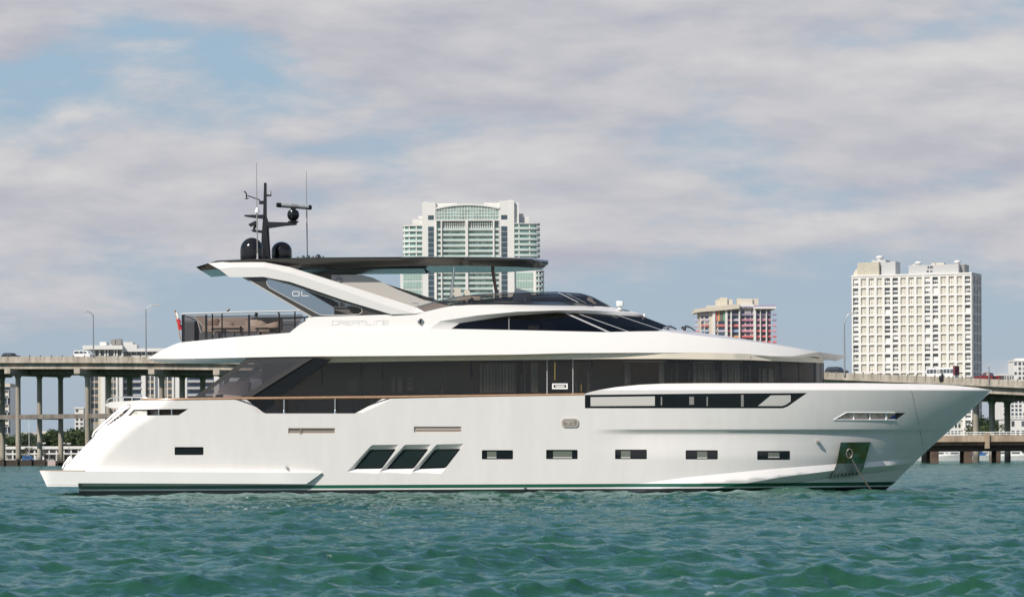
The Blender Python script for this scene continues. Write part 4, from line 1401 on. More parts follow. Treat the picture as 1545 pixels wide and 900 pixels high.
def rim(mb, line, bf, mat=0, closed=False, step=8.0, nseg=1, crown=0.0):
    """ruled surface from the near edge across the yacht to the far edge."""
    ln = dens(line, step, closed)
    x = np.array([p[0] for p in ln]); y = np.array([p[1] for p in ln])
    p = mapv(x, y, np.maximum(bf(x, y), 0))
    vs, fs = [], []
    w = nseg + 1
    for a in p:
        for k in range(w):
            t = k / nseg
            vs.append((a[0], a[1] * (1 - t) + (2 * YC - a[1]) * t, a[2] + crown * 4 * t * (1 - t)))
    m = len(ln)
    for i in range(m if closed else m - 1):
        j = (i + 1) % m
        for k in range(nseg):
            fs.append((i * w + k, j * w + k, j * w + k + 1, i * w + k + 1))
    return mb.add(vs, fs, mat)
def reveal(mb, outer, bf, inner=None, depth=.1, mat=0, sides=(1, -1), bf2=None):
    """walls of an opening: from the outline on the skin to the inner outline, set back by depth."""
    inner = inner or outer
    n = len(outer)
    xo, yo = np.array(outer).T; xi, yi = np.array(inner).T
    po = mapv(xo, yo, bf(xo, yo)); pi = mapv(xi, yi, (bf2 or bf)(xi, yi) - depth)
    for s in sides:
        a, c = po.copy(), pi.copy()
        if s < 0: a[:, 1] = 2 * YC - a[:, 1]; c[:, 1] = 2 * YC - c[:, 1]
        mb.add(list(a) + list(c), [(i, (i + 1) % n, (i + 1) % n + n, i + n) for i in range(n)], mat)
    return mb
def resample(line, n):
    line = [Vector(p) for p in line]
    L = [0]
    for i in range(1, len(line)): L.append(L[-1] + (line[i] - line[i - 1]).length)
    t = np.linspace(0, L[-1], n)
    return np.interp(t, L, [p.x for p in line]), np.interp(t, L, [p.y for p in line])
def between(mb, la, bfa, lb, bfb, mat=0, n=50, sides=(1, -1), smooth=True):
    xa, ya = resample(la, n); xb, yb = resample(lb, n)
    pa, pb = mapv(xa, ya, np.maximum(bfa(xa, ya), 0)), mapv(xb, yb, np.maximum(bfb(xb, yb), 0))
    for s in sides:
        a, c = pa.copy(), pb.copy()
        if s < 0: a[:, 1] = 2 * YC - a[:, 1]; c[:, 1] = 2 * YC - c[:, 1]
        mb.add(list(a) + list(c), [(i, i + 1, i + 1 + n, i + n) for i in range(n - 1)], mat, smooth)
    return mb
def off(bf, d):
    return lambda x, y: bf(x, y) + d
def plate(mb, poly, bf, th, mat=0, step=6.0, sides=(1, -1), holes=(), rmat=None):
    """a closed panel: outer skin, inner skin th metres further in, and the edge between."""
    patch(mb, poly, bf, mat, holes, step, sides)
    patch(mb, poly, off(bf, -th), mat, holes, step, sides, inward=True)
    for lp in [poly] + list(holes):
        reveal(mb, dens(lp, step), bf, None, th, mat if rmat is None else rmat, sides)
    return mb

SPLIT_Y = YC
M['sea_glass'] = mat('sea_green_glass', (.016, .024, .023), .04, spec=.6, bump=.05, bscale=3.0)
YR = empty('motor_yacht', (P(780, 741, YC).x, YC, 0), 'large white motor yacht lying broadside with dark windows and black hardtop', 'yacht')
lerp = np.interp
# ------------------------------------------------------------------ hull
STEM_Y, STEM_X = [560, 588, 615, 642, 678, 727, 740, 770], [1520, 1497.5, 1469, 1440, 1400, 1351, 1334, 1292]
ST_Y, ST_X = [600, 603, 615, 627, 643, 662, 688, 708, 740], [213, 211, 197, 185, 160, 138, 113, 95, 70]
CH1 = [(878, 739), (905, 735.5), (980, 727), (1040, 719), (1156, 707.5), (1200, 704), (1261, 699.4), (1310, 696), (1386.5, 691)]
CH2 = [(960, 765), (1020, 748), (1063, 739), (1110, 731), (1180, 719), (1259, 709), (1330, 702.5), (1379, 698.5)]
CH3 = [(1040, 765), (1090, 748), (1150, 737), (1200, 729), (1253, 720.5), (1340, 710.5), (1369, 708)]
def hb(x, y):
    x = np.asarray(x, float); y = np.asarray(y, float)
    ye = np.where(x > 870, np.maximum(y, 588), y)
    v = np.clip((740 - ye) / 152.0, -.2, 1.05)
    xs = lerp(ye, STEM_Y, STEM_X)
    L = 370 + 150 * v
    t = np.clip((xs - x) / L, 0, 1)
    p = 2.4 - .6 * v
    b = (3.44 + .16 * v) * (1 - (1 - t) ** p)
    d = np.maximum(x - lerp(y, ST_Y, ST_X), 0) * .72
    b = b - .52 * np.clip(1 - d / 38, 0, 1) ** 2 - .18 * np.clip((420 - x) / 330, 0, 1) ** 2
    fade = np.clip((x - 880) / 60, 0, 1)
    cap = np.where(x > 870, np.clip((588 - y) / 11, 0, 1), 0)
    b = b - .30 * cap ** 1.3 * fade * np.clip(b / .5, 0, 1)
    return b
def hb_cap(x, y):
    x = np.asarray(x, float); y = np.asarray(y, float)
    b = hb(x, 588.01 + 0 * y)
    c = (588 - y) / 11
    return b - (.20 * c + .14 * c * np.abs(c)) * np.clip((x - 880) / 60, 0, 1) * np.clip(b / .5, 0, 1)
def hb_side(x, y):
    return hb(x, np.maximum(y, 588.01))
def s01(t):
    t = np.clip(t, 0, 1); return t * t * (3 - 2 * t)
def hb_low(x, y):
    b = hb(x, y)
    s = s01((x - 885) / 90) * (1 - .72 * s01((x - 1230) / 190))
    k = np.clip((y - 647) / 5.5, 0, 1) * (1 - s01((y - 652) / 42))
    return b - .085 * s * k * np.clip(b / .6, 0, 1)
def y_at(ch, x):
    return lerp(x, [p[0] for p in ch], [p[1] for p in ch])
def hb_B(x, y):
    b0 = hb_low(x, y)
    d = np.clip((y - y_at(CH1, x)) * .0236 * .62, -.02, .17) * s01((x - 900) / 120)
    return b0 + d * np.clip(b0 / .6, 0, 1) + .004
def hb_C(x, y):
    y2 = y_at(CH2, x); b0 = hb_low(x, y)
    d = np.clip((y2 - y_at(CH1, x)) * .0236 * .62, 0, .17) * s01((x - 900) / 120) - np.maximum(y - y2, 0) * .0236 * .75
    return np.maximum(b0 + d * np.clip(b0 / .6, 0, 1), 0.0)
def hb_D(x, y):
    y3 = y_at(CH3, x); b0 = hb_low(x, y)
    d0 = hb_C(x, y3) - hb_low(x, y3)
    return np.maximum(b0 + d0 * np.clip(1 - (y - y3) / 40, 0, 1) + .035 * np.clip(1 - (y - y3) / 8, 0, 1) * np.clip(b0 / .6, 0, 1), 0.0)

TOP0 = [(211, 603.6), (354, 602.0), (390, 623.3), (545, 623.3), (592, 600.8), (878, 595.4)]
TOP1 = [(878, 595.4), (882.5, 593.6), (890, 591), (900, 588.3), (930, 583.5), (965, 580), (1000, 578.3), (1060, 577.6), (1300, 577.5), (1400, 579), (1440, 581), (1475, 584.5), (1497.5, 588.3)]
PORT = [rnd(rect(*r)) for r in ((263.5, 673.8, 307, 685.8), (727, 678.5, 774, 692.3), (824, 678, 871.5, 692), (928, 677.6, 976, 692), (1034.5, 678.6, 1083, 692.4), (1142.5, 679.6, 1192, 693.2))]
PARO = [[(523.5, 711.5), (560.8, 670.7), (602.3, 670.2), (571, 714)], [(572, 711.5), (611, 670.2), (651.8, 669.8), (620.3, 714.3)], [(621, 711.5), (658.8, 669.8), (700.7, 669), (665.7, 714.3)]]
PARI = [[(534, 707), (558.5, 677.7), (597.7, 676.8), (576, 706.4)], [(583, 707), (608.6, 677.2), (646.6, 676.8), (623.8, 706.4)], [(631.5, 707), (656.4, 677.2), (695.6, 676.5), (671.6, 705.7)]]
PARO = [rnd(p, 2.5) for p in PARO]; PARI = [rnd(p, 2.5) for p in PARI]
STRIP = [(882.5, 595.2), (1050, 593.4), (1218, 592.3), (1188, 613), (1181, 615.4), (882.5, 615.4)]
AFTO = [(193, 626.6), (202, 617.4), (284, 616.4), (269.5, 625.8)]
FORO = [(1258, 633.0), (1277, 622.0), (1366, 622.4), (1351, 633.0)]
POCK = [(1268.4, 666.8), (1313.5, 666.3), (1303, 704.5), (1295.5, 716), (1253.5, 721), (1262.5, 698)]
VENT = [rnd(rect(624.5, 643, 696, 651.6), 1), rnd(rect(435, 645.6, 505, 653.5), 1)]
mb = MB()
A0 = list(reversed(TOP0)) + [(197, 615), (185, 627), (160, 643), (138, 662), (113, 688), (95, 708), (119, 728), (119, 765), (878, 765), (878, 739), (878, 647)]
patch(mb, A0, hb, 0, PORT[:3] + PARO + [AFTO] + VENT)
CAPL = [(903, 588), (1100, 588), (1300, 588), (1496, 588)]
i3 = 4
patch(mb, [(903, 588)] + TOP1[i3:-1] + [(1496, 588)] + list(reversed(CAPL))[1:-1], hb_cap, 0, step=6)
A1 = TOP1[:i3 - 1] + CAPL + [(1497.3, 588.5), (1469, 615), (1440, 642), (1434.5, 647), (878, 647)]
patch(mb, A1, hb_side, 0, [STRIP, FORO], step=7)
# the pocket crosses chine lines: keep the lower hull patches whole and open only the upper one
POCK_UP = [(1268.4, 666.8), (1313.5, 666.3), (1306.5, 691), (1264.8, 691)]
A2 = [(878, 647), (1434.5, 647), (1400, 678), (1386.5, 691)] + list(reversed(CH1))[1:]
patch(mb, A2, hb_low, 0, PORT[3:], step=6)
Bp = CH1 + list(reversed(CH2)) + [(878, 765)]
patch(mb, Bp, hb_B, 0, step=6)
Cp = CH2 + list(reversed(CH3))
patch(mb, Cp, hb_C, 0, step=5)
Dp = CH3 + [(1351, 727), (1334, 740), (1298, 765)]
patch(mb, Dp, hb_D, 0, step=6)
between(mb, TOP0[1:5], hb, [(371, 601.9), (399, 623.0), (536, 623.0), (577, 601.2)], lambda x, y: hb(x, y) - .22, 0, 60, smooth=False)
rim(mb, TOP0, off(hb, -.22), 0); reveal(mb, TOP0[:2], hb, None, .22); reveal(mb, TOP0[4:], hb, None, .22); rim(mb, TOP1[:i3 - 1] + [(903, 588)], hb_side, 0); rim(mb, [(903, 588)] + TOP1[i3:-1] + [(1496, 588)], hb_cap, 0)
rim(mb, [(211, 603.6), (197, 615), (185, 627), (160, 643), (138, 662), (113, 688), (95, 708), (119, 728), (119, 765)], hb, 0)
for h in PORT[:3]: reveal(mb, h, hb, None, .05)
for h in PORT[3:]: reveal(mb, h, hb_low, None, .05)
for h, i in zip(PARO, PARI): reveal(mb, h, hb, i, .12)
reveal(mb, STRIP, hb, None, .03); reveal(mb, AFTO, hb, None, .12); reveal(mb, FORO, hb, None, .10)
for h in VENT: reveal(mb, h, hb, None, .05)
hull = mb.build('hull', [M['hull']], YR)
for h, bf in [(p, hb) for p in PORT[:3]] + [(p, hb_low) for p in PORT[3:]]:
    b = MB(); patch(b, h, off(bf, -.045), 0); b.build('porthole', [M['pane']], hull)
for x0, y0, x1, y1, bf in ((735, 680.5, 749, 690.5, hb), (834.5, 680, 863, 690.5, hb), (937, 679.5, 951, 690.5, hb_low), (1052, 680.5, 1067, 691, hb_low), (1159, 682, 1176, 690, hb_low)):
    b = MB(); patch(b, rect(x0, y0, x1, y1), off(bf, -.040), 0, step=4); patch(b, rect(x0, y1 - 1.6, x1, y1), off(bf, -.036), 1, step=4)
    b.build('porthole_blind', [mat('porthole_green_grey', (.16, .18, .15), .15), M['pale_plate']], hull)
for i in PARI:
    b = MB(); patch(b, i, off(hb, -.118), 0); b.build('slanted_window', [M['pane']], hull)
for i in PARI:
    c = [sum(p[0] for p in i) / len(i), sum(p[1] for p in i) / len(i)]
    inn = [(c[0] + (p[0] - c[0]) * .82, c[1] + (p[1] - c[1]) * .80) for p in i]
    b = MB(); patch(b, inn, off(hb, -.114), 0); b.build('slanted_pane', [M['sea_glass']], hull)
b = MB(); patch(b, STRIP, off(hb, -.027), 0); b.build('long_hull_window', [M['pane']], hull)
for pl in ([(891, 598.6), (988, 597.4), (988, 611.6), (891, 612.2)], [(1143.5, 612), (1163, 596), (1193, 595.6), (1193, 605), (1186, 610), (1180, 612)]):
    b = MB(); patch(b, pl, off(hb, -.022), 0); b.build('pale_window_plate', [M['pale_plate']], hull)  # pale glossy plates just proud of the dark pane
for pl in (rect(997, 598, 999, 611), rect(1066, 598, 1068, 612), rect(1118, 595, 1122, 613), rect(1040, 598, 1047, 610)):
    b = MB(); patch(b, pl, off(hb, -.022), 0, step=4); b.build('window_divider', [M['grey']], hull)
for h in VENT:
    b = MB(); patch(b, h, off(hb, -.05), 0); ys_ = [p[1] for p in h]; xs_ = [p[0] for p in h]
    my = (min(ys_) + max(ys_)) / 2
    patch(b, rect(min(xs_) + 2, my - .4, max(xs_) - .5, my + 2.0), off(hb, -.03), 1)
    b.build('air_vent', [mat('vent_lining', (.58, .50, .44), .4), mat('vent_slat', (.34, .27, .23), .4)], hull)
b = MB(); patch(b, rect(452.5, 645, 454.5, 654.5), off(hb, .01), 0); patch(b, rect(435, 645, 505, 646.2), off(hb, .008), 0); b.build('vent_bar', [mat('bronze_trim', (.30, .25, .21), .4)], hull)
# fairlead plate
b = MB(); ov = rnd(rect(847.5, 631, 873, 644), 6, 8); plate(b, ov, off(hb, .035), .03, 0, 4, sides=(1, -1))
ov2 = rnd(rect(850, 633.2, 870.5, 641.8), 4, 6); patch(b, ov2, off(hb, .037), 1, step=3)
for r in (rect(852, 634, 866, 637), rect(856, 637, 859.5, 641), rect(862.5, 638, 866.5, 641)): patch(b, r, off(hb, .045), 0, step=3)
b.build('fairlead', [mat('satin_steel', (.42, .38, .34), .35), mat('satin_steel_dark', (.26, .23, .20), .4)], hull)
def stud(px, py, r, bf, name, m):
    bb_ = float(bf(np.array([px]), np.array([py]))[0])
    b = MB()
    for s in (1, -1):
        c = NP(px, py, bb_)
        if s < 0: c = mirror(c)
        b.lathe(c, [(r, .02 * s), (r, -.05 * s), (r * .6, -.09 * s)], 0, 14, 'y')
    b.build(name, [m], hull)
stud(433, 705, .05, hb, 'drain', M['steel']); stud(792, 735, .045, hb, 'through_hull_fitting', M['steel']); stud(1234, 731.5, .035, hb_C, 'through_hull_fitting', M['steel'])
b = MB()
for s in (1, -1):
    c = NP(1233.5, 665.5, float(hb_low(np.array([1233.]), np.array([665.]))[0]))
    if s < 0: c = mirror(c)
    b.box((c.x, c.y - s * .06, c.z), (.10, .14, .09))
b.build('docking_light', [M['grey']], hull)
# anchor pocket, lined with polished steel
ap_b = lambda x, y: hb_low(x, np.minimum(y, 690)) + .05 + .03 * np.clip((y - 690) / 30, 0, 1) - .06 * np.clip((y - 700) / 20, 0, 1)
def poly_at(pl, bf): return pl
def steel_mirror():
    m, nt, b = new_mat('scuffed_mirror_steel')
    b.inputs['Metallic'].default_value = 1.0; b.inputs['Roughness'].default_value = .12
    t = nt.nodes.new('ShaderNodeTexCoord'); n = nt.nodes.new('ShaderNodeTexNoise'); n.inputs['Scale'].default_value = 2.3; n.inputs['Detail'].default_value = 7
    nt.links.new(t.outputs['Object'], n.inputs['Vector'])
    r = nt.nodes.new('ShaderNodeValToRGB')
    r.color_ramp.elements[0].position = .42; r.color_ramp.elements[0].color = (.42, .42, .37, 1)
    r.color_ramp.elements[1].position = .62; r.color_ramp.elements[1].color = (.42, .27, .13, 1)
    nt.links.new(n.outputs['Fac'], r.inputs[0]); nt.links.new(r.outputs[0], b.inputs['Base Color'])
    n2 = nt.nodes.new('ShaderNodeTexNoise'); n2.inputs['Scale'].default_value = 3.0
    nt.links.new(t.outputs['Object'], n2.inputs['Vector'])
    bp = nt.nodes.new('ShaderNodeBump'); bp.inputs['Strength'].default_value = .12; bp.inputs['Distance'].default_value = .05
    nt.links.new(n2.outputs['Fac'], bp.inputs['Height']); nt.links.new(bp.outputs[0], b.inputs['Normal'])
    return m
def hb_any(x, y):
    x = np.asarray(x, float); y = np.asarray(y, float)
    y1, y2, y3 = y_at(CH1, x), y_at(CH2, x), y_at(CH3, x)
    return np.where(y < y1, hb_low(x, y), np.where(y < y2, hb_B(x, y), np.where(y < y3, hb_C(x, y), hb_D(x, y))))
pk_b = lambda x, y: np.maximum(hb_low(x, y) + .16, 0)
b = MB(); plate(b, POCK, pk_b, .35, 0, 5)
anchor_plate = b.build('anchor_pocket', [steel_mirror()], hull)
b = MB(); patch(b, [(1262.8, 698.6), (1303.5, 698.2), (1295.3, 716), (1253.8, 720.8)], off(pk_b, .006), 0)
for k in range(7):
    x = 1256.5 + 5.6 * k
    patch(b, [(x, 718.6 - .55 * k), (x + 3.2, 715 - .5 * k), (x + 5.0, 714.8 - .5 * k), (x + 2.6, 718.3 - .55 * k)], off(pk_b, .012), 1, step=3)
b.build('chafe_plate', [mat('brushed_anchor_steel', (.34, .35, .34), .4, metal=.5, var=.3, vscale=3), M['black']], anchor_plate)
b = MB(); c = NP(1281.5, 683, float(pk_b(np.array([1281.]), np.array([683.]))[0]))
for s in (1, -1):
    cc_ = c if s > 0 else mirror(c)
    ring = [(cc_.x + .11 * math.cos(t), cc_.y - s * .03, cc_.z - .02 + .16 * math.sin(t)) for t in np.linspace(0, 2 * math.pi, 24, endpoint=False)]
    b.tube(ring, .032, 0, 8, closed=True)
b.build('hawse_ring', [mat('dull_steel', (.22, .20, .17), .4, metal=.8)], anchor_plate)
# fore mooring opening
b = MB(); bf = off(hb, -.11); patch(b, rect(1257, 621.5, 1368, 633.6), bf, 0, step=4)
b.build('mooring_recess', [mat('recess_lining', (.56, .47, .42), .7, var=.45, vscale=5.0)], hull)
b = MB()
for px in (1288, 1312.5, 1337):
    for s in (1, -1):
        bb_ = float(hb(np.array([px]), np.array([628.]))[0]) - .06
        a, c = NP(px, 622, bb_), NP(px, 633.5, bb_)
        if s < 0: a, c = mirror(a), mirror(c)
        b.tube([a, c], .035 if px != 1337 else .05, 0, 8)
b.build('recess_post', [M['white']], hull)
b = MB(); patch(b, [(1339, 633), (1352, 624), (1353.5, 624), (1351, 633)], off(hb, -.09), 0, step=4); b.build('blue_cover', [M['bluef']], hull)
b = MB(); patch(b, [(1349, 633.5), (1354, 621), (1370, 621), (1370, 634)], off(hb, -.085), 0, step=4); b.build('dark_recess_end', [M['black']], hull)
b = MB()
FO = FORO
for a, c in ((FO[0], FO[1]), (FO[1], (1350, 622.2)), (FO[0], FO[3])):
    pa = [NP(a[0] + (c[0] - a[0]) * k / 6, a[1] + (c[1] - a[1]) * k / 6, float(hb(np.array([a[0] + (c[0] - a[0]) * k / 6]), np.array([a[1] + (c[1] - a[1]) * k / 6]))[0])) for k in range(7)]
    b.tube(pa, .022, 0, 6); b.tube([mirror(q) for q in pa], .022, 0, 6)
b.build('opening_trim', [M['white']], hull)
# aft mooring opening
b = MB(); patch(b, rect(196, 612, 292, 632), off(hb, -.8), 0); b.build('mooring_recess', [M['inner']], hull)
b = MB(); patch(b, [(193.5, 627), (202, 617), (222, 616.8), (222, 627)], off(hb, -.10), 0, step=4); patch(b, rect(226, 619, 238, 627), off(hb, -.45), 0, step=4); b.build('recess_panel', [mat('mottled_recess_panel', (.55, .53, .48), .4, var=.4, vscale=7.0)], hull)
b = MB()
for px, mm in ((223, 1), (239.5, 0), (259, 0)):
    for s in (1, -1):
        bb_ = float(hb(np.array([px]), np.array([622.]))[0]) - .1
        a, c = NP(px, 616.6, bb_), NP(px, 626.5, bb_)
        if s < 0: a, c = mirror(a), mirror(c)
        b.tube([a, c], .03, mm, 8)
b.build('recess_post', [M['steel'], M['black']], hull)
# bow seam line
b = MB(); patch(b, [(1375.0, 589), (1375.7, 589), (1394.6, 678), (1393.9, 678)], off(hb_low, .003), 0, step=10); b.build('seam_line', [M['grey']], hull)
# teak capping rail and the rail across the notch
def curve_on(line, bf, d=0.0, n=40):
    x, y = resample(line, n)
    return [Vector(p) for p in mapv(x, y, bf(x, y) + d)]
cap_b = lambda x, y: hb(x, np.full(np.shape(x), 598.))
b = MB()
for s in (1, -1):
    c = curve_on([(214, 602.6), (370, 600.6), (600, 598.4), (882, 594.6)], cap_b, -.03)
    if s < 0: c = [mirror(p) for p in c]
    b.tube(c, .045, 0, 8)
b.build('cap_rail', [M['teak']], YR)
b = MB()
for px in (428.6, 505.5):
    for s in (1, -1):
        a, c = NP(px, 599.5, 3.5), NP(px, 623.5, 3.5)
        if s < 0: a, c = mirror(a), mirror(c)
        b.tube([a, c], .03, 0, 8); b.lathe((c.x, c.y, c.z - .02), [(.05, 0), (.045, .10), (.03, .14)], 0, 10)
b.build('stanchion', [M['steel']], YR)

# ------------------------------------------------------------------ swim platform
sp_b = lambda x, y: 3.66 - .30 * np.clip((75 - x) / 20, 0, 1) ** 2 - .12 * np.clip((x - 428) / 58, 0, 1) ** 1.5
PL = [(59.5, 709.4), (100, 710), (486, 712.6), (462, 729.6), (118, 728.3), (118, 733.6), (71, 733.6)]
b = MB(); patch(b, PL, sp_b, 0, step=8); rim(b, PL, sp_b, 0, closed=True)
plat = b.build('swim_platform', [M['gel']], YR)
b = MB(); patch(b, [(59.8, 708.6), (126, 709.2), (126, 710.1), (60.2, 709.5)], off(sp_b, .004), 0); rim(b, [(59.8, 708.6), (126, 709.2)], off(sp_b, .004), 0); b.build('teak_deck', [M['teakdeck']], plat)
b = MB(); patch(b, [(71.5, 730.6), (118, 730.9), (118, 731.5), (71.5, 731.2)], off(sp_b, .004), 0); b.build('rub_strip', [M['offwhite']], plat)
# stern stair rails
b = MB()
for dx, dy in ((-4, -4), (-1, -1)):
    c = [NP(x + dx, y + dy, 2.5) for x, y in ((143, 663), (146, 655), (170, 634), (192, 616), (197, 613.5), (200, 615))]
    b.tube(c, .034, 0, 6)
for x, y in ((150, 652), (166, 638), (180, 627)):
    b.tube([NP(x - 4, y - 4, 2.5), NP(x + 2, y + 4, 2.5)], .022, 0, 6)
b.build('stair_rail', [M['ltsteel']], YR)
b = MB(); plate(b, [(168, 641), (176, 633.6), (178, 635), (170, 642.5)], const(2.3), .04, 0, 4); b.build('rail_gap_plate', [M['grey']], YR)  # grey plate put in for the dark gap between the stair rails
b = MB(); c = [NP(x, y, 2.6) for x, y in ((94, 706), (97, 699), (106, 689), (109, 690))]; b.tube(c, .03, 0, 6)
b.tube([NP(x, y, 2.6) for x, y in ((97.5, 706), (101, 699), (108, 691))], .03, 0, 6)
for x, y in ((97, 699), (102, 693.5)): b.tube([NP(x, y, 2.6), NP(x + 3.5, y + 1.5, 2.6)], .02, 0, 6)
b.build('boarding_ladder', [M['ltsteel']], plat)
# aft deck
ad_b = lambda x, y: 3.05 * np.sqrt(np.clip((x - 155.5) / 62, 0, 1))
AD = [(155.7, 610.4), (166, 606), (213, 603.2), (300, 602.4), (300, 614), (197, 616.8), (166, 615)]
b = MB(); patch(b, AD, ad_b, 0, step=5); rim(b, AD, ad_b, 0, closed=True, step=5)
aft = b.build('aft_deck', [M['gel2']], YR)
b = MB(); x = np.linspace(163, 232, 16)
c = [NP(q, 600.6 - 1.8 * math.sin(math.pi * min(1, (q - 163) / 69)) if q > 166 else 602.5, float(ad_b(np.array([q]), None)[0]) - .1) for q in x]
b.tube([NP(161, 606.5, .9)] + c + [NP(236, 602, 2.9)], .026, 0, 6); 
for q in (172, 186, 199, 213, 226): b.tube([NP(q, 599.6, float(ad_b(np.array([q]), None)[0]) - .1), NP(q, 605, float(ad_b(np.array([q]), None)[0]) - .1)], .018, 0, 6)
b.build('aft_rail', [M['ltsteel']], aft)

# ------------------------------------------------------------------ main deck house
DHX, DHB = [372, 700, 860, 1000, 1110, 1170, 1210, 1232, 1243], [2.72, 2.72, 2.85, 2.85, 2.60, 2.12, 1.50, .90, .25]
dh = lambda x, y: lerp(x, DHX, DHB)
GT = [(380, 547), (475, 546.6), (640, 544), (711, 543.3), (825, 541.7), (900, 540.7), (1000, 540.7), (1130, 542.5), (1242, 547)]
gt = lambda x: lerp(x, [p[0] for p in GT], [p[1] for p in GT])
house = empty('x', (0, 0, 0), 'x', 'x'); bpy.data.objects.remove(house)
b = MB()
# black frame: sill, head and the mullions
mull = [(486.5, 1.2), (545.7, 1.3), (577, 1.2), (711.6, 1.6), (786.5, 1.2), (825, 1.0), (864, 1.0), (893, 1.4), (1013, 1.2), (1040, 1.4), (1082, 3.0), (1125, 3.0), (1178, 1.6), (1205, 1.0), (1229, 1.6), (1242.3, .8)]
for x, w in mull:
    patch(b, [(x - w, gt(x)), (x + w, gt(x)), (x + w, 627), (x - w, 627)], off(dh, .006), 0, step=10)
patch(b, [(395, 623.5), (1242, 596), (1242, 600), (395, 629)], off(dh, .008), 0, step=20)
dfr = b.build('deckhouse', [M['black']], YR)
edges_ = [395] + [m[0] for m in mull]
for i in range(len(edges_) - 1):
    x0, x1 = edges_[i], edges_[i + 1]
    b = MB(); patch(b, [(x0, float(gt(x0)))] + [p for p in GT if x0 < p[0] < x1] + [(x1, float(gt(x1))), (x1, 627), (x0, 627)], dh, 0, step=8)
    b.build('door_pane' if x0 == 825 else 'saloon_window', [M['glass']], dfr)
# inside: floor, ceiling, core and curtains
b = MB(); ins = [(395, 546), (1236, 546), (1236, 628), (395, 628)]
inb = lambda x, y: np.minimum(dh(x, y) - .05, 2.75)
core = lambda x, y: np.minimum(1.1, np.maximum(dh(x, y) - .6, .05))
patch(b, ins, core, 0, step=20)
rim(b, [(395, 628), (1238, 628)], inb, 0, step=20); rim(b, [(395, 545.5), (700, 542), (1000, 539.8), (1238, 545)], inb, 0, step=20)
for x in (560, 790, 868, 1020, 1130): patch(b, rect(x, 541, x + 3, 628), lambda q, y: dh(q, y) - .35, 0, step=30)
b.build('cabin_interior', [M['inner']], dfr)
for x0, y0, x1, y1 in ((724, 548, 779, 592), (801, 546, 812, 592), (942, 546, 951, 592), (994, 546, 1002, 592), (1048, 548, 1077, 592), (1091.5, 548, 1121, 592), (885, 560, 890, 592), (1173, 548, 1177, 590), (1145, 556, 1170, 577)):
    wv = lambda x, y: dh(x, y) - .22 + .04 * np.sin(x * 2.2)
    b = MB(); patch(b, rect(x0, y0, x1, y1), wv, 0, step=1.4 if x1 - x0 < 14 else 2.2); b.build('curtain', [M['curtain']], dfr)
for x0, y0, x1, y1 in ((1046.5, 545.5, 1078.5, 547), (1046.5, 545.5, 1047.6, 592), (1077.4, 545.5, 1078.5, 592), (1090, 545.5, 1122.5, 547), (1090, 545.5, 1091, 592), (1121.5, 545.5, 1122.5, 592), (938, 544, 1004, 546)):
    b = MB(); patch(b, rect(x0, y0, x1, y1), lambda x, y: dh(x, y) - .06, 0, step=6); b.build('inner_frame', [M['white']], dfr)
for x0, y0, x1, y1 in ((591, 568, 596, 592), (600, 568, 606.5, 592), (614, 569, 623, 573), (614, 576, 623, 580), (614, 583, 623, 589), (668, 560, 671.5, 564), (525, 573, 541, 590)):
    b = MB(); patch(b, rect(x0, y0, x1, y1), lambda x, y: dh(x, y) - .55, 0, step=6); b.build('wall_panel', [M['innerw']], dfr)
b = MB(); c = NP(667, 592, 2.2); b.lathe((c.x, c.y, c.z), [(.10, -.02), (.07, .08), (.03, .16), (.05, .24), (.09, .30), (.04, .36)], 0, 12); b.tube([c + Vector((0, 0, .25)), c + Vector((.12, 0, .36)), c + Vector((.05, 0, .46))], .035, 0, 8)
c = NP(637, 592, 2.2); b.lathe((c.x, c.y, c.z), [(.05, 0), (.05, .12), (.015, .2), (.015, .3)], 0, 10); b.build('ornament', [M['innerw']], dfr)
b = MB(); patch(b, rect(836.3, 546, 838, 573), off(dh, .03), 0, step=4); patch(b, rect(876.3, 579, 877.4, 590), off(dh, .02), 0, step=4); b.build('door_handle', [M['gold']], dfr)
b = MB()
for x in (824.8, 863.8): patch(b, [(x, float(gt(x)) - 6), (x + 1.1, float(gt(x)) - 6), (x + 1.1, 597), (x, 597)], off(dh, .03), 0, step=8)
b.build('door_frame', [M['ltgrey']], dfr)
def deck_light(x0, y0, x1, y1):
    b = MB()
    bf = off(dh, .06)
    plate(b, rect(x0, y0, x1, y1), bf, .06, 0, 5, holes=[rect(x0 + 2.2, y0 + 2.2, x1 - 2.2, y1 - 2.2)])
    patch(b, rect(x0 + 2.2, y0 + 2.2, x1 - 2.2, y1 - 2.2), off(bf, -.04), 1, step=5); patch(b, rect(x0 + 5, y0 + 3.2, x1 - 5, y1 - 3.2), off(bf, -.03), 0, step=5)
    b.build('deck_light', [M['white'], M['black']], YR)
deck_light(833, 578, 856.5, 586.5); deck_light(379, 587.5, 401, 596.5)
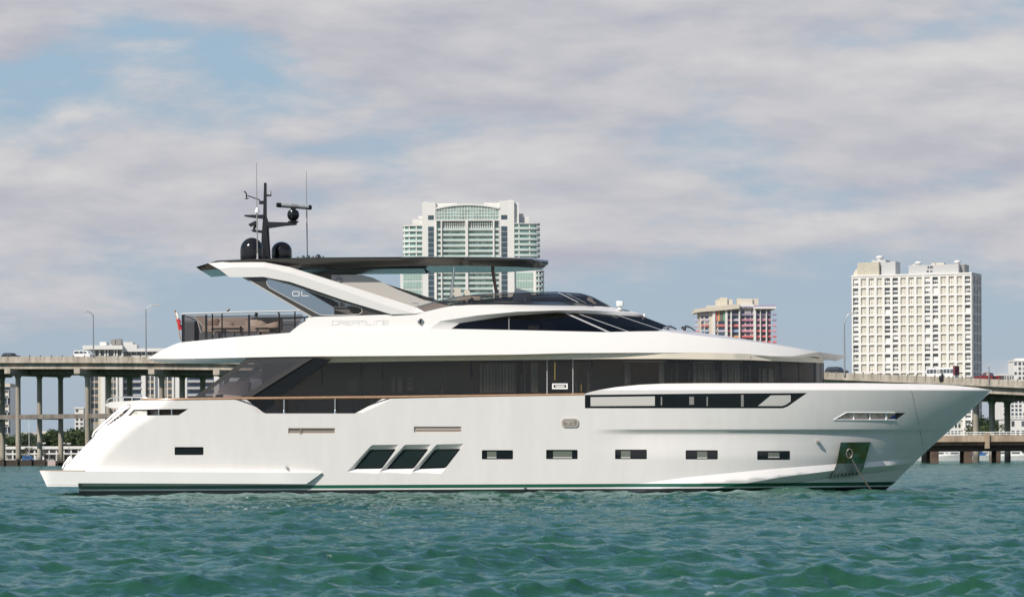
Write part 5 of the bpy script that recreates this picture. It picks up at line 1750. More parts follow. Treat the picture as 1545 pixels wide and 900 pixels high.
# header above the windows, in the shade of the overhang
BT = [(222, 541.6), (262, 541.2), (375, 538.8), (437, 537.6), (650, 536), (780, 534.4), (860, 532.3), (960, 531.7), (1050, 532.1), (1120, 534), (1160, 536.6), (1196, 537.2)]
bt_y = lambda x: lerp(x, [p[0] for p in BT], [p[1] for p in BT])
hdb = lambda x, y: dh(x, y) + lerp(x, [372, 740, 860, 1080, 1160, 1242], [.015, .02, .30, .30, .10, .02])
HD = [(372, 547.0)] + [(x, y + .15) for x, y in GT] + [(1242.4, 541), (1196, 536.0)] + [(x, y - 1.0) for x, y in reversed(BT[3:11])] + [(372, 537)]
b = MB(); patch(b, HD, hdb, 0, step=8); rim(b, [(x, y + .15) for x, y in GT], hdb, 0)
b.build('window_header', [M['bounce_panel']], YR)
b = MB(); patch(b, [(1132.5, 536.5), (1133.3, 536.5), (1133.3, 541.5), (1132.5, 541.5)], off(hdb, .005), 0, step=4); b.build('header_joint', [M['grey']], YR)

# slanted side screen ahead of the aft deck
fpb = const(3.33)
FPO = [(290, 600.6), (372, 540.3), (474, 538.8), (376, 600.4)]
FPI = rnd([(301, 598.6), (380, 543.6), (456, 542.4), (374, 592), (362, 598.4)], 3)
b = MB(); plate(b, FPO, fpb, .06, 0, 6, holes=[FPI]); scr = b.build('side_screen', [M['hardtop']], YR)
b = MB(); patch(b, FPI, off(fpb, -.03), 0, step=6); b.build('screen_glass', [tinted('wing_glass', (.36, .33, .335), (1, 1, 1), .02, 2.0)], scr)
b = MB(); plate(b, [(372, 601), (474, 539.5), (500, 542), (404, 610), (396, 606)], const(2.95), .10, 0, 8); plate(b, [(395, 590), (410, 600), (425, 623.5), (398, 623.3), (372, 603)], const(2.9), .1, 0, 8); b.build('dark_brace', [M['black']], YR)
b = MB(); plate(b, [(452, 603), (461, 603), (461, 623), (452, 623)], const(2.80), .03, 0, 8); plate(b, [(529, 603), (533, 603), (533, 623), (529, 623)], const(2.80), .03, 0, 8); b.build('dark_post', [M['black']], YR)
# aft deck sofa seen through the screen
sf = empty('aft_sofa', NP(350, 602, 1.2), 'pale pink grey sofa back seen through the slanted side screen', 'sofa')
b = MB(); pl = [NP(x, y, 0) for x, y in ((332, 601), (340, 586), (352, 577.5), (372, 576), (382, 577), (380, 601))]
b.prism([(p.x, p.z) for p in pl], YC - 2.2, YC - .8); b.build('backrest', [mat('pinkish_fabric', (.72, .62, .60), .9)], sf)
b = MB(); a, c = NP(322, 601, 2.0), NP(340, 593, 2.0); b.rbox(((a.x + c.x) / 2, YC - 1.5, (a.z + c.z) / 2), (abs(c.x - a.x), 1.4, abs(c.z - a.z)), .06); b.build('seat', [M['cream']], sf)

# ------------------------------------------------------------------ upper deck band
BBX, BBB = [222, 245, 290, 360, 700, 950, 1050, 1130, 1200, 1250, 1280], [1.9, 2.75, 3.25, 3.40, 3.45, 3.38, 3.15, 2.72, 2.05, 1.35, .35]
def slerp(x, X_, Y_, w=45, n=9):
    x = np.asarray(x, float)
    return sum(lerp(x + d, X_, Y_) for d in np.linspace(-w, w, n)) / n
def bb(x, y):
    return np.where(np.asarray(x, float) > 600, slerp(x, BBX, BBB), lerp(x, BBX, BBB)) - .0105 * np.clip(541 - y, 0, 60) ** 1.12 * .75
CREST = [(1000, 499.2), (1050, 505.5), (1120, 513), (1180, 521.4), (1234, 530.8)]
CREASE = [(437, 501.6), (560, 497.4), (648, 495.6), (681, 495.8), (830, 498.7), (915, 500.7), (960, 499.6), (1000, 499.2)]
BAND = [(221, 541.2), (240, 530), (262, 519.8), (272, 516.3), (350, 508.5)] + CREASE + CREST[1:] + list(reversed(BT))[:-1]
b = MB(); patch(b, BAND, bb, 0, step=8)
rim(b, [(221, 541.2), (240, 530), (262, 519.8), (272, 516.3), (350, 508.5), (437, 501.6)], bb, 0)
rim(b, BT + [(1160, 538)], bb, 0)
rim(b, CREASE, bb, 0)
band = b.build('upper_deck', [M['gel2']], YR)
b = MB(); between(b, CREST, bb, [(1008, 495.6), (1040, 499.2), (1100, 507.5), (1170, 518.4), (1240, 531)], const(0), 0); between(b, [(994, 498.0), (1000, 499.2)], bb, [(1000, 496.5), (1008, 495.6)], const(0), 0, 6)
b.build('foredeck', [mat('grey_nonskid', (.52, .52, .56), .7)], band)
fline = lambda x: lerp(x, [1150, 1196, 1234, 1262], [538, 537.2, 530.8, 535.5])
f1b = lambda x, y: bb(x, fline(x)) - np.clip(y - fline(x), -1, 30) * .075
b = MB(); F1 = [(1196, 537.2), (1234, 530.8), (1263, 534.6), (1252, 541.8), (1242.6, 541.4), (1242.4, 545.6), (1196, 541.8), (1160, 539.4), (1160, 536.7)]
patch(b, F1, f1b, 0, step=4)
rim(b, [(1234, 530.8), (1263, 534.6)], f1b, 0); rim(b, [(1252, 541.8), (1242.6, 541.4)], f1b, 0)
F2 = [(1252, 541.8), (1263, 534.6), (1279, 536.8), (1263, 543.6)]
f2b = lambda x, y: f1b(x, y) * .6
patch(b, F2, f2b, 0, step=3); rim(b, F2, f2b, 0, closed=True, step=4)
b.build('roof_beak', [M['gel2']], band)
# ------------------------------------------------------------------ upper superstructure with the pilothouse
XFY, XFX = [445, 453, 456, 463, 467, 474.5, 480], [835, 858, 876, 922, 946, 973, 985]
def ub(x, y):
    xf = lerp(y, XFY, XFX)
    t = np.clip((xf - x) / 310, 0, 1)
    base = 2.80 - .0085 * np.clip(500 - y, 0, 60)
    return base * (1 - (1 - t) ** 3.0)
LL = [(648, 495.6), (665, 484), (720, 475.6), (780, 469.9), (840, 467.8), (880, 467.6), (930, 469.6), (955, 472.2), (972.5, 475)]
WT = [(681, 495.6), (694, 487), (767, 476.3), (840, 471.3), (894, 473.2), (930, 475), (955, 476.2), (971, 477.6)]
UT = [(437, 501.6), (466, 478), (590, 474.3), (641, 470), (667, 464), (705, 457.3), (748, 453.6), (840, 454), (871, 455.6), (901, 459), (921, 463), (945, 467), (972.5, 474.9)]
U1 = UT + list(reversed(LL)) + [(560, 497.4)]
b = MB(); patch(b, U1, ub, 0, step=7); rim(b, UT, ub, 0)
def gb(x, y):
    xf = lerp(y, [465, 471, 477.7, 492, 499, 502], [925, 953, 972, 1009, 1022, 1030])
    t = np.clip((xf - x) / 330, 0, 1)
    return (2.62 - .010 * np.clip(500 - y, 0, 40)) * (1 - (1 - t) ** 2.7)
between(b, LL, ub, WT, gb, 0, 60)
sup = b.build('superstructure', [M['gel2']], YR)
WB = [(1008.5, 492), (994, 497.6), (960, 499.9), (915, 501), (830, 499), (681, 496.1)]
b = MB(); patch(b, WT + WB, gb, 0, step=5); pil = b.build('pilothouse_glass', [tinted('pilothouse_tint', (.24, .23, .22), (.95, .95, .95), .02, 1.55)], sup)
b = MB(); patch(b, [(760, 478.5), (768.5, 477), (769.5, 499), (768.3, 499)], off(gb, .004), 0, step=6) if False else patch(b, [(767.3, 476.6), (768.4, 476.5), (768.4, 497.4), (767.3, 497.4)], off(gb, .006), 0, step=6)
b.build('glass_joint', [M['grey']], pil)
for l0, l1, w in (((851, 472), (915, 500.2), 3.2), ((872, 473.2), (947, 500), 1.6), ((931, 475.3), (996, 497), 1.4)):
    b = MB(); patch(b, [l0, (l0[0] + w * 1.6, l0[1]), (l1[0] + w * 1.6, l1[1]), l1], off(gb, .008), 0, step=4); b.build('windscreen_post', [M['ltgrey']], pil)
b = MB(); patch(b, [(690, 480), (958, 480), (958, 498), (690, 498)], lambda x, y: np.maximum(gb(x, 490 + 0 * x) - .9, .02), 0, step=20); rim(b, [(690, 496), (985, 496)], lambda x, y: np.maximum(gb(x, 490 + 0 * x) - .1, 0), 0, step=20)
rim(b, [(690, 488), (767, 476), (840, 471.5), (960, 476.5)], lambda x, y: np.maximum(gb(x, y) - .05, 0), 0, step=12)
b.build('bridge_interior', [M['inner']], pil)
for x0, y0, x1, y1 in ((797, 485, 814, 496), (819, 485.5, 838, 496), (898, 487, 917, 492)):
    b = MB(); patch(b, rect(x0, y0, x1, y1), lambda x, y: gb(x, y) - .45, 0, step=6); b.build('console_screen', [M['innerw']], pil)
# name in raised letters along the coaming
STK = {'D': [(0, 0, 0, 1), (0, 0, 1, 0), (1, 0, 1, 1), (0, 1, 1, 1)], 'R': [(0, 0, 0, 1), (0, 1, 1, 1), (1, .5, 1, 1), (0, .5, 1, .5), (.45, .5, 1, 0)],
       'E': [(0, 0, 0, 1), (0, 0, 1, 0), (0, .5, .85, .5), (0, 1, 1, 1)], 'A': [(0, 0, 0, 1), (0, 1, 1, 1), (1, 0, 1, 1), (0, .45, 1, .45)],
       'M': [(0, 0, 0, 1), (0, 1, 1, 1), (.5, .2, .5, 1), (1, 0, 1, 1)], 'L': [(0, 0, 0, 1), (0, 0, 1, 0)], 'I': [(.5, 0, .5, 1)],
       'N': [(0, 0, 0, 1), (0, 1, 1, 1), (1, 0, 1, 1)]}
def letters(word, x0, y0, y1, w, gap, bf, m, name, parent, th=.9, slope=0.0, d=.012, kern=None):
    x = x0
    for ch in word:
        b = MB(); ww = w if ch not in 'I' else w * .35
        for sx0, sy0, sx1, sy1 in STK[ch]:
            xa, xb = x + sx0 * ww, x + sx1 * ww
            ya, yb = y1 + (y0 - y1) * sy0 + slope * (xa - x0), y1 + (y0 - y1) * sy1 + slope * (xb - x0)
            if abs(sx0 - sx1) < 1e-6: q = rect(xa - th / 2, min(ya, yb) - th / 2, xa + th / 2, max(ya, yb) + th / 2)
            elif abs(sy0 - sy1) < 1e-6: q = [(xa - th / 2, ya - th / 2), (xb + th / 2, yb - th / 2), (xb + th / 2, yb + th / 2), (xa - th / 2, ya + th / 2)]
            else: q = [(xa - th / 2, ya), (xa + th / 2, ya), (xb + th / 2, yb), (xb - th / 2, yb)]
            plate(b, q, off(bf, d), d + .004, 0, 4, sides=(1,))
        b.build('letter', [m], parent); x += ww + gap
letters('DREAMLINE', 501, 483.8, 489.4, 8.2, 2.1, ub, M['faint'], 'letter', sup, .8, -.006)
b = MB()
for s in (1, -1):
    c = NP(634.5, 485, float(ub(np.array([634.]), np.array([485.]))[0]))
    if s < 0: c = mirror(c)
    b.lathe(c, [(.11, .02 * s), (.11, -.05 * s), (.085, -.07 * s)], 0, 16, 'y'); b.box((c.x, c.y - s * .08, c.z), (.06, .06, .17), 1)
b.build('navigation_light', [M['steelb'], M['black']], sup)
# flybridge windscreen
FWT = [(626, 463.4), (656, 455), (691, 447.8), (720, 444), (748, 442.5), (800, 441.2), (840, 440.5), (877, 443), (893, 447.8), (921.5, 462.8)]
FWB = [(901, 459.6), (871, 456), (840, 454.6), (748, 454), (705.5, 457.7), (667, 464.4), (640.6, 470)]
def fb(x, y):
    xf = lerp(y, [436, 440.5, 443, 448, 463, 470], [835, 852, 879, 895, 922, 940])
    t = np.clip((xf - x) / 300, 0, 1)
    return 2.40 * (1 - (1 - t) ** 3.0) + .02
b = MB(); patch(b, FWT + FWB, fb, 0, step=5); fw = b.build('flybridge_windscreen', [M['glass_mid']], sup)
b = MB()
for s in (1, -1):
    c = curve_on(FWT, fb, 0, 60)
    if s < 0: c = [mirror(p) for p in c]
    b.tube(c, .022, 0, 6)
b.build('windscreen_rail', [M['steel']], fw)
for l0, l1, w in (((789.5, 441.4), (790.5, 454), 2.6), ((841, 440.8), (871, 455.6), 2.6), ((853, 441.6), (884, 457), .9)):
    b = MB(); patch(b, [l0, (l0[0] + w, l0[1]), (l1[0] + w, l1[1]), l1], off(fb, .006), 0, step=4); b.build('windscreen_post', [M['hardtop'] if w > 1 and l0[0] < 800 else M['ltgrey']], fw)
b = MB(); patch(b, FWB + [(641, 471), (668, 465.4), (706, 458.9), (748, 455.2), (840, 455.8), (871, 457.2), (901, 460.6)], off(fb, .012), 0, step=5) if False else None
b2 = MB()
for s in (1, -1):
    c = curve_on(FWB, fb, .004, 50)
    if s < 0: c = [mirror(p) for p in c]
    b2.tube(c, .016, 0, 6)
b2.build('windscreen_seal', [M['blackm']], fw)
# searchlight and wipers
c = NP(935, 466.5, .3); b = MB(); b.lathe((c.x, c.y, c.z), [(.11, -.02), (.07, .03), (.06, .15), (.09, .18)], 0, 14); h = NP(935, 459.5, .3)
b.rbox((h.x + .01, h.y, h.z + .04), (.26, .24, .17), .06); b.box((h.x - .06, h.y, h.z + .10), (.15, .2, .08)); b.build('searchlight', [M['white']], sup)
b = MB(); c = NP(1003, 493, .9)
for dx in (0, .62):
    b.tube([c + Vector((dx, 0, -.06)), c + Vector((dx + .12, .3, .02)), c + Vector((dx + .36, .8, .0)), c + Vector((dx + .56, 1.2, -.10))], .022, 0, 6)
    b.tube([c + Vector((dx - .02, 0, -.02)), c + Vector((dx + .2, .3, .06)), c + Vector((dx + .44, .8, -.02))], .016, 0, 6); b.lathe((c.x + dx + .1, c.y, c.z - .08), [(.06, -.05), (.06, .06), (.03, .1)], 0, 10)
b.tube([c + Vector((.03, -.5, -.16)), c + Vector((.03, -.5, 0))], .02, 1, 6); b.tube([c + Vector((-.07, -.5, -.03)), c + Vector((.13, -.5, -.03))], .02, 1, 6)
b.build('windscreen_wiper', [M['blackm'], M['steel']], sup)
b = MB(); c = NP(972.5, 475.4, .02); b.lathe((c.x, c.y, c.z - .05), [(.05, 0), (.06, .05), (.04, .1)], 0, 10); b.build('steaming_light', [M['white']], sup)

# ------------------------------------------------------------------ arch legs
ARU = [(314, 397), (338, 394.7), (399, 395.4), (437, 402.6), (517, 427.8), (597, 453.3), (629, 463.6), (641, 470.4)]
ARM = [(330, 405.5), (350, 403), (399, 403.4), (440, 412.5), (517, 438), (580, 460), (625, 473)]
ARL = [(346, 417.6), (362, 418), (397, 417.3), (437, 424.8), (517, 452), (591, 474)]
arb = lambda x, y: lerp(x, [310, 400, 520, 640], [2.74, 2.74, 2.68, 2.60])
ridge = lambda x: lerp(x, [p[0] for p in ARM], [p[1] for p in ARM])
aru_b = lambda x, y: arb(x, y) - .020 * np.maximum(ridge(x) - y, 0)
arl_b = lambda x, y: arb(x, y) + .001 * np.maximum(y - ridge(x), 0)
ARIN = lambda x, y: arb(x, y) - .42
legs = []
NEAR_ARCH = (ARU, ARM, ARL)
for side in (1, -1):
    sh = (lambda pl: pl) if side > 0 else (lambda pl: [(q[0] + 38, q[1] - 16) for q in pl])
    ARU, ARM, ARL = [sh(q) for q in NEAR_ARCH]
    b = MB()
    patch(b, ARU + list(reversed(ARM)), aru_b, 0, step=6, sides=(side,)); patch(b, ARM + list(reversed(ARL)), arl_b, 0, step=6, sides=(side,))
    patch(b, ARU + list(reversed(ARL)), ARIN, 1, step=6, sides=(side,), inward=True)
    between(b, ARU, aru_b, ARU, ARIN, 0, 40, (side,)); between(b, ARL, arl_b, ARL, ARIN, 0, 40, (side,))
    between(b, [ARU[0], ARM[0], ARL[0]], arb, [ARU[0], ARM[0], ARL[0]], ARIN, 0, 6, (side,))
    leg = b.build('arch_leg', [M['gel2'], M['archgrey']], YR)
    legs.append(leg)
    WO = [(365, 418.2), (397, 417.4), (437, 424.9), (517, 452.1), (591, 474.2), (530, 476), (471, 477.6)]
    WI = rnd([(403.5, 419.8), (437, 429), (517, 456), (546, 464.5), (548, 470), (541, 474.4), (484, 475.6), (405, 433), (401.5, 426)], 5, 4)
    WO, WI = sh(WO), sh(WI)
    wfb = lambda x, y: arb(x, y) - .12
    b = MB(); plate(b, WO, wfb, .07, 0, 6, sides=(side,), holes=[WI]); fr = b.build('arch_window_frame', [M['hardtop']], leg)
    b = MB(); patch(b, WI, off(wfb, -.03), 0, step=6, sides=(side,)); gl_ = b.build('arch_window', [tinted('arch_window_tint', (.50, .51, .53))], leg)
    b = MB(); x, y = resample(WI + [WI[0]], 50); c = [Vector(p) for p in mapv(x, y, wfb(x, y) + .005)]
    c2 = [NP(xx, yy, 2.62) for xx, yy in ((367, 417.8), (470, 477.8))]
    if side < 0: c2 = [NP(xx + 38, yy - 16, 2.62) for xx, yy in ((367, 417.8), (470, 477.8))]
    if side < 0: c = [mirror(p) for p in c]; c2 = [mirror(p) for p in c2]
    b.tube(c, .014, 0, 6, closed=True); b.tube(c2, .025, 0, 6); b.build('window_trim', [M['offwhite']], leg)
    if side > 0:
        wi2 = off(wfb, -.02)
        letters('DL', 441.5, 439.6, 446, 9.8, 4.0, wi2, M['silver'], 'letter', leg, 1.2, 0, d=.02)
b = MB(); c = NP(517, 459, .6); q = NP(521, 469, .6)
b = MB(); plate(b, [(500, 414.5), (545, 414.2), (562, 418.5), (600, 436.5), (640, 452.2), (688, 463), (668, 464.6), (641, 470), (600, 466), (500, 432)], const(1.95), .12, 0, 6, sides=(1,))
fair = b.build('arch_fairing', [mat('warm_grey_fairing', (.50, .475, .44), .45)], legs[0])
b = MB(); q = NP(511.5, 421.5, 1.97); b.lathe(q, [(.11, .02), (.11, -.02), (.09, -.03)], 0, 16, 'y'); b.build('loudspeaker', [M['grey']], fair)
# wet bar on the flybridge seen through the arch window
bar = empty('flybridge_bar', NP(525, 474, .8), 'grey bar unit with a tap on the flybridge, seen through the arch window', 'bar')
a, c = NP(505, 464.5, .8), NP(548, 475, .8)
b = MB(); b.bb(a.x, c.x, YC - 1.2, YC + .2, c.z, a.z); b.bb(a.x - .04, c.x + .04, YC - 1.25, YC + .25, a.z, a.z + .05, 1); b.build('cabinet', [M['grey'], M['ltgrey']], bar)
b = MB(); t = NP(517, 464, .8); b.tube([t, t + Vector((0, 0, .2)), t + Vector((.1, 0, .28)), t + Vector((.24, 0, .26))], .03, 0, 8); b.lathe((t.x - .04, t.y, t.z), [(.11, 0), (.11, .2), (.06, .22)], 0, 12); b.build('tap', [M['steelb']], bar)
# low grey locker at the foot of the far arch
lk = empty('flybridge_locker', NP(660, 465, -.5), 'grey locker with a rail behind the foot of the arch', 'locker')
a, c = NP(604, 450.5, -.5), NP(637.5, 466, -.5)
b = MB(); b.bb(a.x, c.x, YC - .1, YC + 1.6, c.z, a.z); b.build('cabinet', [M['grey']], lk)
b = MB(); b.tube([NP(632, 449.5, -.4), NP(636, 450.5, -.4), NP(638.5, 454, -.4), NP(638.5, 459, -.4)], .05, 0, 8); b.build('handle', [M['black']], lk)
b = MB(); plate(b, [(622, 455.6), (630.5, 455.6), (630.5, 460.5), (629.6, 460.5), (629.6, 456.6), (622, 456.6)], const(1.97), .015, 0, 4, sides=(1,)); b.build('bracket', [M['ltgrey']], fair)

# ------------------------------------------------------------------ hardtop
HTT = [(295.5, 402.6), (316, 396.4), (327, 393.0), (400, 390.0), (460, 388.6), (640, 387.4), (740, 388), (800, 390.4), (827.5, 396.8)]
HTB = [(818, 404.6), (780, 402.4), (700, 400.6), (620, 401), (520, 404.2), (440, 404.4), (400, 402.4), (340, 404.6), (303, 408)]
def hpl(x):
    return 2.66 * np.clip(1 - np.clip((x - 660) / 175, 0, 1) ** 3.4, 0, 1) * (1 - .12 * np.clip((345 - x) / 50, 0, 1))
ht_t = lambda y, x: y
hbt = lambda x, y: hpl(x) - .030 * np.clip(y - lerp(x, [p[0] for p in HTT], [p[1] for p in HTT]), 0, 30) * np.clip(hpl(x) / .6, 0, 1)
b = MB(); patch(b, HTT + HTB, hbt, 0, step=6)
rim(b, HTT, hbt, 0, step=10, nseg=8, crown=.12); rim(b, list(reversed(HTB)), hbt, 1, step=10); rim(b, [HTB[-1], HTT[0]], hbt, 0); rim(b, [HTT[-1], HTB[0]], hbt, 0)
top = b.build('hardtop', [M['hardtop'], M['hardtop_under']], YR)
b = MB(); rim(b, [(455, 406), (640, 405.2)], const(1.7), 0); plate(b, [(455, 403.6), (648, 400.8), (640, 405.2), (455, 406.2)], const(1.7), .05, 0, 10); b.build('sunroof_housing', [M['black']], top)
b = MB(); c = [NP(x, y, 2.0) for x, y in ((685.5, 401.5), (684.6, 412), (682.5, 430), (680.5, 449))]; b.tube(c, [.06, .05, .05, .055], 0, 10); b.build('support_pole', [M['steel']], top)
b = MB(); c = [NP(x, y, .9) for x, y in ((744, 400), (743.2, 408), (746, 425), (749.6, 443.5))]; b.tube(c, [.075, .06, .06, .065], 0, 10); b.build('support_pole', [mat('bronze_pole', (.16, .10, .08), .3, metal=.7)], top)
for px, r in ((449.5, .05), (457.5, .075), (465, .085), (472, .06), (480, .11), (487.5, .06)):
    c = NP(px, 389.4, .2); b = MB(); b.lathe((c.x, c.y, c.z), [(r * .8, -.15), (r, 0), (r, r * .5), (r * .6, r * 1.1), (r * .1, r * 1.3)], 0, 12); b.build('roof_sensor', [M['blackm']], top)
# mast and its gear
mast = MB()
mp = [(394.4, 391), (394.8, 358), (397.2, 326), (398.6, 276), (402.3, 276), (402.6, 327), (405, 334), (408.4, 391)]
pl = [NP(x, y, .0) for x, y in mp]
mast.prism([(p.x, p.z) for p in pl], YC - .11, YC + .11); pl = [NP(x, y, 0) for x, y in ((400.5, 391), (400.8, 340), (402.5, 340), (407.6, 391))]
mast.prism([(p.x, p.z) for p in pl], YC - .2, YC + .2)
for q in ([(368.4, 324.5), (398.5, 324), (399, 330.2), (384, 328.6), (369.5, 326.4)], [(401, 334.8), (431, 335.6), (448.6, 334.8), (447, 339.2), (430, 340.6), (404, 344.4)], [(379, 347), (395, 347.6), (394.6, 351.4), (381, 349.4)]):
    pl = [NP(x, y, 0) for x, y in q]; mast.prism([(p.x, p.z) for p in pl], YC - .14, YC + .14)
mst = mast.build('mast', [M['blackm']], YR)
b = MB(); c = NP(385, 349, 0); b.tube([c, NP(383, 344.5, 0), NP(386.5, 340, 0)], .05, 0, 8); a = [NP(x, y, 0) for x, y in ((374.6, 338.5), (386, 333), (388.5, 335.5), (388, 339), (378, 342))]; b.prism([(p.x, p.z) for p in a], YC - .09, YC + .09); b.build('camera_unit', [M['blackm']], mst)
c = NP(442.4, 324, 0); b = MB(); b.lathe((c.x, c.y, c.z), [(.12, -.30), (.20, -.27), (.20, -.23), (.10, -.21), (.17, -.16), (.22, -.06), (.225, .04), (.18, .15), (.10, .19), (.09, .24)], 0, 22); rp = b.build('radar_pedestal', [M['black']], mst)
b = MB(); a, d2 = NP(417, 309, .25), NP(470, 313, -.25)
dv = (d2 - a).normalized()
b.tube([a + dv * .14, d2 - dv * .12], .085, 0, 14); b.tube([a, a + dv * .02, a + dv * .16], [.06, .085, .092], 1, 14); b.tube([d2 - dv * .13, d2 - dv * .02, d2], [.092, .085, .06], 1, 14)
m_ = (a + d2) / 2; b.tube([m_ - dv * .12 + Vector((0, -.004, .0)), m_ + dv * .14 + Vector((0, -.004, 0))], .0865, 2, 14); b.build('radar_scanner', [mat('radar_grey', (.36, .38, .38), .4), M['black'], M['grey']], rp)
b = MB(); b.tube([NP(397, 304.5, 0), NP(392, 303.5, 0), NP(391.5, 301.5, 0), NP(373.5, 295, 0)], .022, 0, 6); b.tube([NP(368.5, 288.3, 0), NP(371.5, 291.5, 0), NP(372.3, 299, 0)], .028, 0, 6); b.tube([NP(369.6, 299.8, 0), NP(375.6, 299.4, 0)], .018, 0, 6); b.bb(NP(391, 300, 0).x, NP(397.5, 300, 0).x, YC - .05, YC + .05, NP(391, 308, 0).z, NP(391, 303, 0).z); b.build('wind_vane', [M['blackm']], mst)
b = MB(); b.bb(NP(402, 300, 0).x, NP(409.5, 300, 0).x, YC - .06, YC + .06, NP(402, 296, 0).z, NP(402, 293.6, 0).z, 1); c = NP(407.3, 294, 0); b.lathe((c.x, c.y, c.z), [(.05, 0), (.055, .06), (.045, .13), (.055, .14), (.04, .15)], 0, 12); b.build('masthead_light', [M['ltgrey'], M['blackm']], mst)
def dome(px0, px1, pyb, pyt, bb_):
    a, c = NP(px0, pyb, bb_), NP(px1, pyb, bb_); t = NP((px0 + px1) / 2, pyt, bb_)
    r = (c.x - a.x) / 2; h = t.z - a.z; cx_ = (a.x + c.x) / 2
    pr = [(r * .93, -.05), (r * .96, h * .08), (r * .985, h * .10), (r, h * .2), (r, h * .45)]
    for k in range(1, 10):
        th = math.pi / 2 * k / 9
        pr.append((max(.003, r * math.cos(th)), h * .45 + h * .55 * math.sin(th)))
    b = MB(); b.lathe((cx_, a.y, a.z), pr, 0, 32); b.build('satellite_dome', [M['black']], top)
dome(362.4, 397.6, 393.6, 358.4, .9); dome(409.4, 440.6, 391, 364.6, -.6)
def whip(px, pyt, pyb, pym, bb_):
    b = MB(); b.tube([NP(px + 1, pyb, bb_), NP(px, pym, bb_)], .024, 0, 6); b.tube([NP(px, pym, bb_), NP(px - .6, pyt, bb_)], [.020, .010], 0, 6)
    if pym < 340 and px < 420:
        c = NP(px + .4, 320, bb_); b.lathe((c.x, c.y, c.z), [(.085, -.02), (.08, .04), (.05, .13), (.03, .17)], 1, 12)
        c = NP(px + 1, pyb, bb_); b.tube([c + Vector((-.10, 0, 0)), c + Vector((0, 0, .09)), c + Vector((.10, 0, 0))], .02, 2, 6); b.tube([c, c + Vector((0, 0, .25))], .03, 2, 8)
    b.build('whip_antenna', [M['grey'], M['white'], M['ltgrey']], top)
whip(387.6, 245, 392.5, 318, 1.6); whip(462.8, 258, 389.5, 320, -.3)

# ------------------------------------------------------------------ flybridge aft rail
rl_b = const(2.75)
tb = lambda x: lerp(x, [272, 350, 437, 460], [515.6, 508.2, 501.4, 499.6])
b = MB(); RB = [(274, 516)] + [(350, 508.6), (437, 501.8), (457, 480.5)]
patch(b, [(274.5, 475.8), (345, 475.2), (400, 474.4), (456, 473.6), (458, 479)] + [(437, 501.8), (350, 508.6), (274.5, 516)], rl_b, 0, step=8)
rim(b, [(275, 516), (275, 475.8)], rl_b, 0, step=40)
ry = b.build('glass_balustrade', [M['smoke']], YR)
for x, w in ((274, 4.6), (309.4, 3.4), (374.2, 3.4)):
    b = MB()
    y1 = float(tb(x)) + .5
    plate(b, rect(x, 475 if x < 300 else 474.5, x + w, y1), off(rl_b, .03), .06, 0, 10)
    b.build('black_post', [M['blackm']], ry)
b = MB()
for s in (1, -1):
    c = [NP(x, y, 2.72) for x, y in ((274, 473.4), (330, 471.6), (375, 470.2), (418, 469.6), (453, 468.4))]
    if s < 0: c = [mirror(p) for p in c]
    b.tube(c, .032, 0, 8)
    for x in (320.5, 335, 445):
        a, d3 = NP(x, 471.5 - (x - 320) * .02, 2.72), NP(x, float(tb(x)) + .5, 2.72)
        if s < 0: a, d3 = mirror(a), mirror(d3)
        b.tube([a, d3], .025, 1, 8)
    c = [NP(x, y, 2.68) for x, y in ((371, 481.4), (458, 480.4))]
    if s < 0: c = [mirror(p) for p in c]
    b.tube(c, .015, 0, 6)
c = NP(274, 473.4, 2.72); b.tube([c, mirror(c)], .032, 0, 8)
c = [NP(x, y, 2.6) for x, y in ((418, 469.8), (420.5, 471.5), (421.4, 475), (421.4, 502))]; b.tube(c, .03, 1, 8)
b.build('hand_rail', [M['ltsteel'], M['blackm']], ry)
b = MB(); b.tube([NP(341.5, 469.2, 2.0), NP(346, 465.6, 2.0)], .05, 0, 8); b.build('rail_fitting', [M['blackm']], ry)
b = MB(); b.tube([NP(386, 478, 2.0), NP(387, 471.5, 2.0)], .06, 0, 8); b.build('rail_fitting', [M['blackm']], ry)
# ensign on its staff
fl = empty('flag', NP(272, 512, .2), 'small furled red and white flag on a staff at the stern rail', 'flag')
b = MB(); b.tube([NP(272.5, 512, .2), NP(264.3, 469, .2)], .022, 0, 6); c = NP(264.3, 469, .2); b.lathe((c.x, c.y, c.z), [(.03, -.03), (.04, 0), (.01, .04)], 0, 8); b.build('staff', [M['teak']], fl)
b = MB()
n = 12; vs, fs = [], []
for i in range(n):
    t = i / (n - 1)
    c = NP(266.4 + 6.4 * t, 471.5 + 26 * t, .2)
    w = .03 + .055 * math.sin(t * 2.6)
    for k in range(6):
        a = 2 * math.pi * k / 6
        vs.append((c.x + w * .8 * math.cos(a) + .03 * math.sin(t * 17 + k), c.y + w * math.sin(a), c.z + .02 * math.sin(k * 3 + t * 9)))
for i in range(n - 1):
    for k in range(6): fs.append((i * 6 + k, i * 6 + (k + 1) % 6, (i + 1) * 6 + (k + 1) % 6, (i + 1) * 6 + k))
cut = int(len(fs) * .42)
b.add(vs, fs[:cut], 0, True); b.add(vs, fs[cut:], 1, True); b.build('cloth', [M['white'], M['red']], fl)

